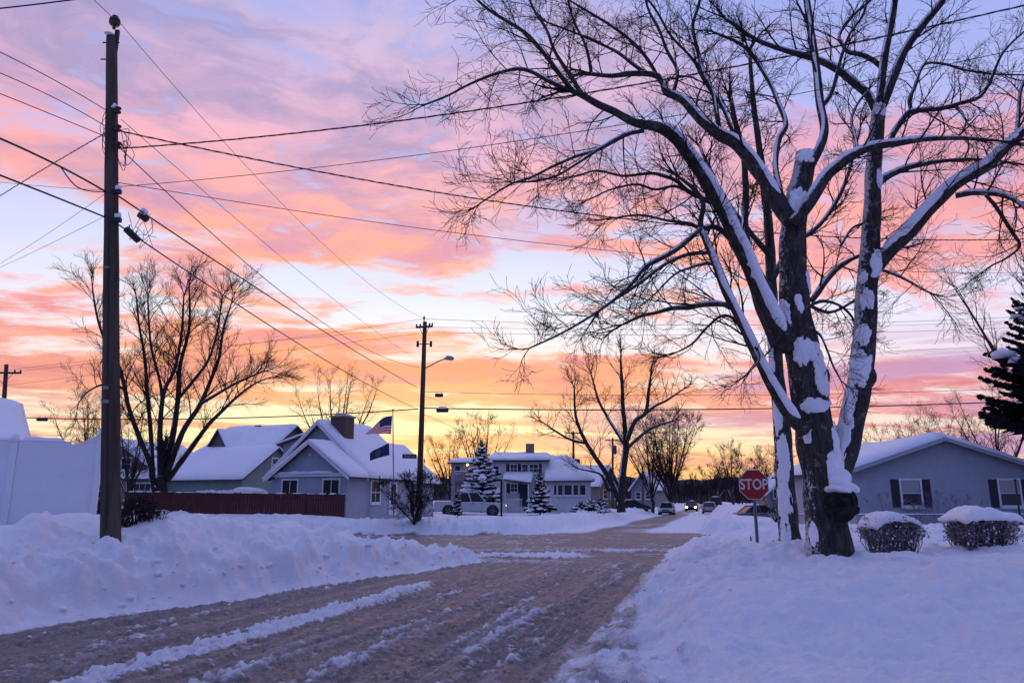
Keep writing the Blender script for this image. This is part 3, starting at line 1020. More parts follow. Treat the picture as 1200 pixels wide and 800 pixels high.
for pxx in (593.5, 620):
    m_ = MB(); m_.box(wpx(pxx) - .06, wpx(pxx) + .06, -1.9, -1.78, -1, wz(564) - .12); m_.build('porch_post', WHITE, whouse)
window(whouse, wpx(602.5), 0, wz(576.5), .6, wz(567) - wz(576.5), mx=2, my=2, frame=.08)
shutters(whouse, wpx(602.5), 0, wz(576.5), .6, wz(567) - wz(576.5), .34)
m_ = MB(); m_.box(wpx(609), wpx(609) + .9, -.06, -.003, 0, 2.05); dd = m_.build('door', SHUT, whouse)
m_ = MB(); m_.box(wpx(609) + .76, wpx(609) + .82, -.11, -.061, .95, 1.05); m_.build('handle', GALV, dd)
m_ = MB()
m_.box(wpx(593), wpx(613), -1.9, -1.84, .62, .70)
for i in range(12):
    xx = wpx(593.5) + (wpx(613) - wpx(593.5)) * i / 11.5
    m_.box(xx - .02, xx + .02, -1.89, -1.85, -.5, .62)
m_.build('porch_railing', WHITE, whouse)
# lower front wing on the right, its roof climbing to the main eaves
a0, a1 = wpx(640), wpx(691)
m_ = MB(); m_.box(a0 + .01, a1, -1.6, 7, -1, wz(564)); m_.build('wing_wall', SIDE_WHITE, whouse)
m_ = MB()
slab(m_, (a0 - .2, -2.0, wz(564)), (a1 + .35, -2.0, wz(563.5)), (wpx(668), 3.2, wz(534.5)), (a0 + .02, 3.2, wz(534)), .12)
slab(m_, (a1 + .35, -2.0, wz(563.5)), (a1 + .35, 7.4, wz(563.5)), (wpx(668), 5.0, wz(534.5)), (wpx(668), 3.2, wz(534.5)), .12)
wr = m_.build('wing_roof', ROOFING, whouse)
snow_sheet('roof_snow', wr, (a0 - .2, -2.05, wz(564)), (a1 + .35, -2.05, wz(563.5)), (wpx(668), 3.2, wz(534.5)), (a0 + .02, 3.2, wz(534)), .30, 37)
snow_sheet('roof_snow', wr, (a1 + .38, -2.0, wz(563.5)), (a1 + .38, 7.4, wz(563.5)), (wpx(668), 5.0, wz(534.5)), (wpx(668), 3.2, wz(534.5)), .25, 38)
for pxc, ww in ((651, .32), (656.5, .62), (664.5, .8), (674.5, .55), (681, .62)):
    window(whouse, wpx(pxc), -1.6, wz(580.5), ww, wz(568.5) - wz(580.5), mx=1, my=1, frame=.06)
m_ = MB(); m_.box(wpx(676), wpx(682), 4, 4.9, wz(545), wz(535.5)); m_.build('chimney', BRICK, whouse)
# left wing with a balcony and a lamp that is on
l0 = wpx(523)
m_ = MB(); m_.box(l0, -.01, 3.2, 9, -1, wz(540)); m_.build('side_wall', siding('siding_mauve', (.36, .33, .37)), whouse)
m_ = MB()
slab(m_, (l0 - .3, 2.8, wz(540)), (.1, 2.8, wz(540)), (.1, 6, wz(535)), (l0 - .3, 6, wz(535)), .12)
lr = m_.build('side_roof', ROOFING, whouse)
snow_sheet('roof_snow', lr, (l0 - .3, 2.75, wz(540)), (.1, 2.75, wz(540)), (.1, 6, wz(535)), (l0 - .3, 6, wz(535)), .25, 39)
window(whouse, wpx(531), 3.2, wz(553.5), .55, .8, mx=1, my=1, frame=.06)
m_ = MB()
bz = wz(563)
m_.box(l0 + .6, -.4, 1.6, 3.18, bz - .18, bz)
for i in range(16):
    xx = l0 + .65 + (-.5 - l0 - .6) * i / 15
    m_.box(xx - .02, xx + .02, 1.62, 1.66, bz + .001, bz + .85)
m_.box(l0 + .6, -.4, 1.61, 1.67, bz + .851, bz + .92)
for xx in (l0 + .7, (l0 - .4) / 2, -.5):
    m_.box(xx - .06, xx + .06, 1.7, 1.82, -1, bz - .181)
bc = m_.build('balcony', mat('weathered_deck', (.13, .11, .12), .8), whouse)
m_ = MB(); m_.box(l0 + .6, -.4, 1.6, 1.70, bz + .921, bz + 1.0); m_.build('railing_snow', m_snow(), bc)
m_ = MB(); m_.box(wpx(543) - .06, wpx(543) + .06, 3.06, 3.19, wz(544), wz(542)); lb = m_.build('porch_lamp', DARK, whouse)
m_ = MB(); m_.blob((wpx(543), 3.0, wz(542.6)), (.10, .07, .11), 1, .02, 1); m_.build('bulb', glow_mat('lamp_warm', (1, .62, .30, 1), 12.0), lb)

# ---- the grey house on the right
SIDE_GREY = siding('siding_pale_grey', (.37, .40, .46))
YF = 40.0
rz_ = .75
rx1 = P(1220, 580, YF)[0]
rx0 = P(1001, 580, YF)[0]
def rpx(px, py):
    p = P(px, py, YF)
    return p[0] - rx1, p[2] - rz_
right = gable_house('house', 'pale grey house with black shutters behind the two snow capped hedges', (rx1, YF, rz_), R(0), rx1 - rx0, 11.0, rpx(0, 551)[1], rpx(0, 515)[1], SIDE_GREY, over=.4, seed=41, snow_t=.34, trim=SIDE_GREY)
for (c0, c1, z0, z1) in ((1058.5, 1077, 593, 562.5), (1174, 1193, 593, 562.5)):
    xa, za = rpx(c0, z0)
    xb, zb = rpx(c1, z1)
    wf = window(right, (xa + xb) / 2, 0, za, xb - xa, zb - za, mx=1, my=2, frame=.10)
    bl = MB(); bl.box(xa + .03, xb - .03, -.030, -.021, za + (zb - za) * .52, zb - .02); bl.build('blind', mat('roller_blind', (.38, .37, .40), .8, .03), wf)
    shutters(right, (xa + xb) / 2, 0, za, xb - xa, zb - za, .42, .13)
gx, gzz = rpx(1112, 519)
m_ = MB(); m_.prism([(gx - .55, gzz - .12), (gx + .55, gzz - .12), (gx, gzz + .14)], 'y', -.05, -.003)
for i in range(4):
    m_.box(gx - .45 + i * .08, gx + .45 - i * .08, -.065, -.051, gzz - .10 + i * .05, gzz - .08 + i * .05)
m_.build('gable_vent', mat('vent_grey', (.25, .26, .30), .7), right)
window(right, -(rx1 - rx0), 1.6, 1.0, .8, 1.3, '-x', 1, 2, .09)
# its rear ell, a lower roof behind on the left
ell = MB()
ex = -(rx1 - rx0)
ell.prism([(11.6, -1), (18.0, -1), (18.0, 3.1), (14.8, 4.45), (11.6, 3.1)], 'x', ex + 6.6, ex + 12)
ell.build('rear_wall', SIDE_GREY, right)
r = MB()
slab(r, (ex + 6.3, 11.2, 3.05), (ex + 12, 11.2, 3.05), (ex + 12, 14.8, 4.55), (ex + 6.3, 14.8, 4.55), .1)
ro = r.build('rear_roof', ROOFING, right)
snow_sheet('roof_snow', ro, (ex + 6.3, 11.2, 3.05), (ex + 12, 11.2, 3.05), (ex + 12, 14.8, 4.55), (ex + 6.3, 14.8, 4.55), .3, 43)

# ---- distant houses
def far_house(px0, px1, Y, eave, ridge, m, label, rz, L=8.0, seed=50):
    p = P(px1, 580, Y)
    w = abs(P(px0, 580, Y)[0] - p[0])
    h = gable_house('house', label, (p[0], Y, 1.0), rz, w, L, eave, ridge, m, seed=seed, snow_t=.3)
    window(h, -w * .3, 0, .9, .8, 1.1, mx=1, my=2)
    window(h, -w * .7, 0, .9, .8, 1.1, mx=1, my=2)
    return h
far_house(900, 940, 88, 1.5, 3.3, siding('siding_dusky', (.22, .23, .27)), 'small house with a snowy roof behind the stop sign', -R(6), 7, 51)
far_house(694, 724, 100, 2.8, 5.0, SIDE_TAN, 'distant house with a snowy gable just left of the forked street tree', R(40), 8, 53)
far_house(738, 768, 125, 2.6, 5.2, siding('siding_dusky', (.22, .23, .27)), 'distant dusky house among trees left of the silver parked car', R(-30), 8, 55)

# ------------------------------------------------------------------ fences
def vinyl_fence():
    a = P(-130, 590, 16.2)
    b = P(110, 590, 17.6)
    a[2] = b[2] = 1.0
    v = b - a
    L = np.linalg.norm(v)
    rz = math.atan2(v[1], v[0])
    root = thing('privacy_fence', (b[0], b[1], 1.0), 'tall white vinyl privacy fence topped with snow at the left', 'fence', rz)
    VM = mat('white_vinyl', (.74, .75, .80), .45, .03, 2)
    zt = P(60, 517, 17.2)[2] - 1.0
    n = int(L / 1.72) + 1
    for i in range(n + 1):
        x = -i * 1.72
        p = MB()
        zq = zt + (.16 if i == 0 else -.02)
        p.box(x - .065, x + .065, -.065, .065, -.9, zq)
        p.box(x - .085, x + .085, -.085, .085, zq + .001, zq + .03)
        p.add([(x - .08, -.08, zq + .031), (x + .08, -.08, zq + .031), (x + .08, .08, zq + .031), (x - .08, .08, zq + .031), (x, 0, zq + .11)],
              [(0, 1, 4), (1, 2, 4), (2, 3, 4), (3, 0, 4)])
        po = p.build('post', VM, root)
        s = MB(); s.blob((x, 0, zq + .09), (.09, .09, .10), i, .1, 2, flat=-.5); s.build('post_snow', m_snow(), po)
        if i < n:
            q = MB()
            x0, x1 = x - 1.72 + .067, x - .067
            tops = [(x1 - (x1 - x0) * t, zt - .05 + (.24 * ((.34 - t) / .34) ** 1.6 if (i == 0 and t < .34) else 0)) for t in np.linspace(0, 1, 25)]
            q.prism([(x0, -.8), (x1, -.8)] + tops, 'y', -.022, .022)
            q.box(x0, x0 + (x1 - x0) * (.66 if i == 0 else 1), -.030, .030, zt - .12, zt)
            q.box(x0, x1, -.030, .030, zt * .62, zt * .62 + .05)
            pn = q.build('panel', VM, root)
            # drifted snow along the top rail
            U = np.linspace(x0, x1, 26)
            hh = np.clip(.055 + .09 * fbm(U + i * 3.3, U * 0, .7, 3, 81), .004, .3)
            if i == 0:
                hh = hh * sst(x1 - .62, x1 - .8, U) * sst(x1 - 1.55, x1 - 1.45, U) + .004
            vs, fs = [], []
            for t, h in zip(U, hh):
                vs += [(t, -.045, zt + .003), (t, -.042, zt + h * .7), (t, 0, zt + h), (t, .042, zt + h * .7), (t, .045, zt + .003)]
            for j in range(len(U) - 1):
                for c in range(4):
                    fs.append((j * 5 + c, (j + 1) * 5 + c, (j + 1) * 5 + c + 1, j * 5 + c + 1))
            s = MB(); s.add(vs, fs, 0, True); s.build('rail_snow', m_snow(), pn)
vinyl_fence()

def board_fence():
    a = P(146, 590, 41.0)
    b = P(404, 590, 42.2)
    v = b - a
    L = math.hypot(v[0], v[1])
    root = thing('board_fence', (a[0], a[1], .4), 'long dark red brown board fence in front of the blue grey house', 'fence', math.atan2(v[1], v[0]))
    FM = mat('stained_boards', (.085, .030, .028), .85, .3, 3, .5, 20, stretch=(6, 1, .5))
    k = 0
    x = 0.0
    rng = random.Random(4)
    z0 = -.5
    while x < L - .05:
        x1 = min(x + 2.4, L)
        q = MB()
        j = x
        zt = P(250, 576.5, 41.6)[2] - .4 - .12 * (x / L)
        while j < x1 - .03:
            q.box(j + .004, min(j + .14, x1) - .004, -.012 - rng.uniform(0, .004), .012, z0, zt + rng.uniform(-.015, .015))
            j += .14
        q.box(x, x1, .014, .05, zt - .35, zt - .26)
        q.box(x, x1, .014, .05, .3, .39)
        q.build('panel', FM, root)
        p = MB(); p.box(x - .05, x + .05, .052, .15, z0, zt + .03); po = p.build('post', FM, root)
        s = MB()
        for c in range(5):
            xx = x + (x1 - x) * (c + rng.random()) / 5
            s.blob((xx, 0, zt + .02), (rng.uniform(.12, .34), .03, rng.uniform(.015, .05)), c + k * 7, .2, 1)
        s.build('top_snow', m_snow(), root)
        x = x1
        k += 1
board_fence()

def chain_link():
    a = P(930, 605, 38.2)
    b = P(1290, 605, 38.2)
    L = b[0] - a[0]
    z0 = .45
    root = thing('chain_link_fence', (a[0], a[1], z0), 'low chain link fence running in front of the grey house', 'fence')
    zt = P(1060, 603.0, 38.2)[2] - z0
    n = 7
    for i in range(n + 1):
        p = MB(); x = L * i / n
        p.tube([(x, 0, -.5), (x, 0, zt + .05)], .036, 8); p.build('post', GALV, root)
    p = MB(); p.tube([(0, 0, zt), (L, 0, zt)], .030, 6); tr = p.build('top_rail', GALV, root)
    U = np.linspace(0, L, 90)
    s = MB(); s.tube([(u, 0, zt + .040) for u in U], [.022 + .026 * abs(math.sin(u * 2.3) * math.cos(u * .7)) for u in U], 6); s.build('rail_snow', m_snow(), tr)
    lines = []
    step = .14
    for k in range(int((L + zt + .5) / step)):
        x = -zt - .5 + k * step
        for sgn in (1, -1):
            p0 = np.array([x if sgn > 0 else x + zt + .5, sgn * .004, -.5])
            p1 = np.array([x + zt + .5 if sgn > 0 else x, sgn * .004, zt])
            t0, t1 = 0.0, 1.0
            dxx = p1[0] - p0[0]
            ts = sorted([(0 - p0[0]) / dxx, (L - p0[0]) / dxx])
            t0, t1 = max(0, ts[0]), min(1, ts[1])
            if t1 > t0:
                lines.append((np.array([p0 + (p1 - p0) * t0, p0 + (p1 - p0) * t1]), [.008, .008]))
    tubes_np('wire_mesh', lines, GALV, root)
chain_link()

# a little picket run and covered table in the yard behind the brown fence
yd = P(262, 575, 49)
pk = thing('picket_fence', (yd[0], yd[1], .9), 'short grey picket fence with snow on it near the green house', 'fence', R(4))
m_ = MB()
for i in range(22):
    m_.box(-1.7 + i * .16, -1.61 + i * .16, -.012, .012, -.4, 1.32)
m_.box(-1.7, 1.8, .013, .05, 1.0, 1.08); m_.box(-1.7, 1.8, .013, .05, .3, .38)
m_.build('panel', mat('grey_pickets', (.16, .15, .16), .85), pk)
m_ = MB()
for i in range(9):
    m_.blob((-1.5 + i * .4, 0, 1.35), (.25, .07, .07 + .03 * (i % 3)), i, .2, 2)
m_.build('top_snow', m_snow(), pk)
sh = thing('garden_table', (yd[0] + 1.2, yd[1] + 1.2, .9), 'garden table heaped with rounded snow behind the picket fence', 'table')
m_ = MB(); m_.box(-1.2, 1.2, -.5, .5, 1.15, 1.22); m_.build('table_top', mat('weathered_deck', (.13, .11, .12), .8), sh)
for sx_ in (-1.1, 1.1):
    for sy_ in (-.42, .42):
        m_ = MB(); m_.box(sx_ - .04, sx_ + .04, sy_ - .04, sy_ + .04, -.4, 1.149); m_.build('leg', mat('weathered_deck', (.13, .11, .12), .8), sh)
m_ = MB(); m_.blob((0, 0, 1.24), (1.25, .55, .42), 4, .10, 3, flat=-.03); m_.build('snow_cover', m_snow(), sh)
# ------------------------------------------------------------------ trees
HTWIG = mat('hedge_twig', (.24, .21, .23), .9, .35, 14, spec=.1)
HLEAF = mat('hedge_leaf', (.28, .235, .25), .9, .45, 10, spec=.1)
DRIED = mat('dried_stems', (.055, .040, .040), .9, .35, 12, spec=.1)
def vnorm(v):
    n = math.sqrt(v[0] * v[0] + v[1] * v[1] + v[2] * v[2]) + 1e-12
    return (v[0] / n, v[1] / n, v[2] / n)

def side_dir(rng, d, ang):
    """a direction leaving d by ang at a random turn about it"""
    q = vnorm((rng.gauss(0, 1), rng.gauss(0, 1), rng.gauss(0, 1)))
    k = q[0] * d[0] + q[1] * d[1] + q[2] * d[2]
    q = vnorm((q[0] - k * d[0], q[1] - k * d[1], q[2] - k * d[2]))
    c, s = math.cos(ang), math.sin(ang)
    return (d[0] * c + q[0] * s, d[1] * c + q[1] * s, d[2] * c + q[2] * s)

def spray(out, rng, p, d, L, r, lvl, prm):
    """one branch, gently bent, and recursively the branches it carries"""
    rmin, up, gn, kids = prm['rmin'], prm['up'], prm['gnarl'], prm['kids']
    n = 7 if lvl >= 2 else (6 if lvl == 1 else 5)
    pts, rad, dirs = [p], [r], [d]
    st = L / (n - 1)
    bend = (rng.gauss(0, .10), rng.gauss(0, .10), rng.gauss(0, .08))
    for i in range(1, n):
        t = i / (n - 1)
        d = vnorm((d[0] + bend[0] + rng.gauss(0, gn), d[1] + bend[1] + rng.gauss(0, gn), d[2] + bend[2] + rng.gauss(0, gn) + up * t))
        p = (p[0] + d[0] * st, p[1] + d[1] * st, p[2] + d[2] * st)
        pts.append(p)
        dirs.append(d)
        rad.append(max(rmin, r * (1 - .75 * t)))
    out[lvl].append((pts, rad))
    if lvl > 0:
        m = max(2, int(kids[lvl] * rng.uniform(.7, 1.3) + .5))
        for k in range(m):
            t = .14 + .84 * (k + rng.random()) / m
            f = t * (n - 1)
            i = min(int(f), n - 2)
            fr = f - i
            a, b = pts[i], pts[i + 1]
            q = (a[0] + (b[0] - a[0]) * fr, a[1] + (b[1] - a[1]) * fr, a[2] + (b[2] - a[2]) * fr)
            cd = side_dir(rng, dirs[i], rng.uniform(*prm['ang']))
            l2 = L * rng.uniform(.34, .64) * (1.1 - .5 * t)
            spray(out, rng, q, cd, max(l2, prm['lmin']), max(rmin, rad[i] * .6), lvl - 1, prm)

def smooth_line(pts, rad, per=5):
    """Catmull-Rom through 3-D points"""
    P_ = np.array(pts, float)
    Rr = np.array(rad, float)
    E_ = np.vstack([2 * P_[0] - P_[1], P_, 2 * P_[-1] - P_[-2]])
    RE = np.concatenate([[Rr[0]], Rr, [Rr[-1]]])
    o, ro = [], []
    for i in range(1, len(E_) - 2):
        for k in range(per):
            t = k / per
            a, b, c, d = E_[i - 1], E_[i], E_[i + 1], E_[i + 2]
            o.append(.5 * ((2 * b) + (c - a) * t + (2 * a - 5 * b + 4 * c - d) * t * t + (3 * b - a - 3 * c + d) * t ** 3))
            ro.append(RE[i] + (RE[i + 1] - RE[i]) * t)
    o.append(P_[-1])
    ro.append(Rr[-1])
    return np.array(o), np.array(ro)

def limb_mesh(mb, pts, rad, sides, rng, bumpy=.06, mi=0):
    """a limb with slightly irregular girth"""
    pts = np.array(pts, float)
    n = len(pts)
    T = np.gradient(pts, axis=0)
    T /= np.linalg.norm(T, axis=1)[:, None] + 1e-9
    ref = np.array([0, -1.0, 0.0])
    ph = rng.uniform(0, 9)
    vs = []
    L = np.concatenate([[0], np.cumsum(np.linalg.norm(np.diff(pts, axis=0), axis=1))])
    for i in range(n):
        a = np.cross(T[i], ref)
        if np.linalg.norm(a) < .1:
            a = np.cross(T[i], np.array([0, 0, 1.0]))
        a /= np.linalg.norm(a)
        b = np.cross(a, T[i])
        for k in range(sides):
            th = 2 * math.pi * k / sides
            w = 1 + bumpy * (math.sin(3 * th + ph + L[i] * 2.1) + .8 * math.sin(5 * th - L[i] * 4.7 + ph * 2) + .7 * math.sin(L[i] * 6.3 + ph))
            vs.append(pts[i] + rad[i] * w * (math.cos(th) * a + math.sin(th) * b))
    fs = []
    for i in range(n - 1):
        for k in range(sides):
            k2 = (k + 1) % sides
            fs.append((i * sides + k, i * sides + k2, (i + 1) * sides + k2, (i + 1) * sides + k))
    fs.append(tuple(range(sides))[::-1])
    fs.append(tuple((n - 1) * sides + k for k in range(sides)))
    mb.add(vs, fs, mi, True)

def snow_strip(mb, pts, rad, rng, thick=.8, lean=(0, 0, 0), t0=0.03, t1=.9, gaps=.16, wide=.80):
    """snow lying along the upper side of a limb (lean: the side the wind plastered it on)"""
    pts = np.array(pts, float)
    rad = np.array(rad, float)
    n = len(pts)
    L = np.concatenate([[0], np.cumsum(np.linalg.norm(np.diff(pts, axis=0), axis=1))])
    T = np.gradient(pts, axis=0)
    T /= np.linalg.norm(T, axis=1)[:, None] + 1e-9
    ph = rng.uniform(0, 50)
    amount = np.array([.5 + .5 * math.sin(L[i] * 1.9 + ph) * math.cos(L[i] * .83 + ph * 2) for i in range(n)])
    on = (L / L[-1] >= t0) & (L / L[-1] <= t1)
    on &= amount > gaps
    sides = 8
    i = 0
    while i < n:
        if not on[i]:
            i += 1
            continue
        j = i
        while j + 1 < n and on[j + 1]:
            j += 1
        if j - i >= 2:
            m = j - i + 1
            vs = []
            for k in range(m):
                q = i + k
                up = np.array([0, 0, 1.0]) + np.array(lean)
                up = up - T[q] * up.dot(T[q])
                nu = np.linalg.norm(up)
                hz = min(1.0, nu * 1.05)
                up /= nu + 1e-9
                sd = np.cross(up, T[q])
                e = min(1.0, min(k, m - 1 - k) / 2.0 + .12)
                jig = .85 + .3 * rng.random()
                wv = rad[q] * wide * .93 * (.45 + .55 * e) * (.72 + .28 * hz) * (.9 + .15 * rng.random())
                hh = (rad[q] * .42 + .014) * thick * e * (.45 + .55 * hz) * jig
                base = pts[q] + up * rad[q] * .50
                for s in range(sides):
                    th = 2 * math.pi * s / sides
                    c, sn = math.cos(th), math.sin(th)
                    vs.append(base + sd * wv * c + up * ((rad[q] * .50 + hh) * sn if sn > 0 else rad[q] * .3 * sn))
            fs = []
            for k in range(m - 1):
                for s in range(sides):
                    s2 = (s + 1) % sides
                    fs.append((k * sides + s, k * sides + s2, (k + 1) * sides + s2, (k + 1) * sides + s))
            fs.append(tuple(range(sides)))
            fs.append(tuple((m - 1) * sides + s for s in range(sides))[::-1])
            mb.add(vs, fs, 0, True)
        i = j + 1

def plaster(mb, pts, rad, i0, i1, phi, half, thick, seed, taper=0.0):
    """wind-packed snow hugging a limb between stations i0 and i1 (floats), centred on the bearing phi (90 faces the viewer, 180 the left)"""
    pts = np.array(pts, float)
    rad = np.array(rad, float)
    n = len(pts)
    T = np.gradient(pts, axis=0)
    T /= np.linalg.norm(T, axis=1)[:, None] + 1e-9
    nu, nv = 26, 34
    grid, keep = [], []
    ii = np.arange(n)
    for a in range(nv + 1):
        v = a / nv
        f = i0 + (i1 - i0) * v
        c = np.array([np.interp(f, ii, pts[:, k]) for k in range(3)])
        t = np.array([np.interp(f, ii, T[:, k]) for k in range(3)])
        t /= np.linalg.norm(t)
        r = float(np.interp(f, ii, rad))
        e1 = np.array([1.0, 0, 0]) - t * t[0]
        e1 /= np.linalg.norm(e1)
        e2 = np.array([0, -1.0, 0]) + t * t[1]
        e2 -= e1 * e1.dot(e2)
        e2 /= np.linalg.norm(e2)
        for b in range(nu + 1):
            u = 2 * b / nu - 1
            w = 2 * v - 1
            ang = R(phi + half * u)
            nz = float(fbm(np.array([u * half / 40.0 + seed]), np.array([f * .35 + seed * 3.1]), .42, 5, seed, .6)[0])
            edge = .92 - (u * u) * (1 + taper * w) - .95 * w * w + 1.15 * nz
            grid.append(c + (e1 * math.cos(ang) + e2 * math.sin(ang)) * (r * .985 + .62 * thick * math.sqrt(max(edge, 0)) + .003))
            keep.append(edge > 0)
    fs = []
    for a in range(nv):
        for b in range(nu):
            q = (a * (nu + 1) + b, a * (nu + 1) + b + 1, (a + 1) * (nu + 1) + b + 1, (a + 1) * (nu + 1) + b)
            if sum(keep[k] for k in q) >= 2:
                fs.append(q)
    used = sorted(set(k for q in fs for k in q))
    mp = {k: i for i, k in enumerate(used)}
    if fs:
        mb.add([grid[k] for k in used], [tuple(mp[k] for k in q) for q in fs], 0, True)

def station(pl, py):
    """index along a smoothed limb (5 stations to a leg) where it passes the height py"""
    ys = np.array([q[1] for q in pl], float)
    k = np.arange(len(ys)) * 5.0
    return float(np.interp(-py, -ys, k))

def traced(limb, Y0):
    """limb: (list of (px, py, radius px), start depth offset, end depth offset) -> world points and radii"""
    pl, d0, d1 = limb
    n = len(pl)
    seg = [0.0]
    for a, b in zip(pl[:-1], pl[1:]):
        seg.append(seg[-1] + math.hypot(b[0] - a[0], b[1] - a[1]))
    pts, rad = [], []
    for (px, py, r), s in zip(pl, seg):
        Y = Y0 + d0 + (d1 - d0) * (s / seg[-1]) ** 1.2
        pts.append(P(px, py, Y))
        rad.append(r * Y / FPX)
    return smooth_line(pts, rad, 5)

def dress(out, rng, pts, rad, prm, lvl, every, length, t0=.15, tips=True):
    """side branches along a traced limb and a spray at its tip"""
    n = len(pts)
    L = np.concatenate([[0], np.cumsum(np.linalg.norm(np.diff(pts, axis=0), axis=1))])
    s = L[-1] * t0 + rng.random() * every
    T = np.gradient(pts, axis=0)
    while s < L[-1]:
        i = int(min(n - 2, np.searchsorted(L, s) - 1))
        fr = (s - L[i]) / (L[i + 1] - L[i] + 1e-9)
        p = tuple(pts[i] + (pts[i + 1] - pts[i]) * fr)
        d = vnorm(tuple(T[i]))
        cd = side_dir(rng, d, rng.uniform(.6, 1.25))
        cd = vnorm((cd[0], cd[1], cd[2] + prm.get('lift', .25)))
        ln = length * rng.uniform(.5, 1.15) * (1.1 - .45 * s / L[-1])
        r = min(rad[i] * .45, .010 + ln * .011)
        spray(out, rng, p, cd, ln, max(r, prm['rmin']), lvl, prm)
        s += every * rng.uniform(.6, 1.4)
    if tips:
        for k in range(3):
            d = vnorm(tuple(T[-1]))
            spray(out, rng, tuple(pts[-1]), side_dir(rng, d, rng.uniform(.05, .45)), length * rng.uniform(.4, .75), max(rad[-1] * .8, prm['rmin']), lvl, prm)

def finish_tree(root, base, out, rng_levels=(2, 1, 0), mat_=TWIG, name='twigs', sides=3):
    lines = []
    for lv in out.values():
        lines += lv
    tubes_np(name, lines, mat_, root, base, sides)
    return len(lines)

LEAN = (-.45, -.55, 0)

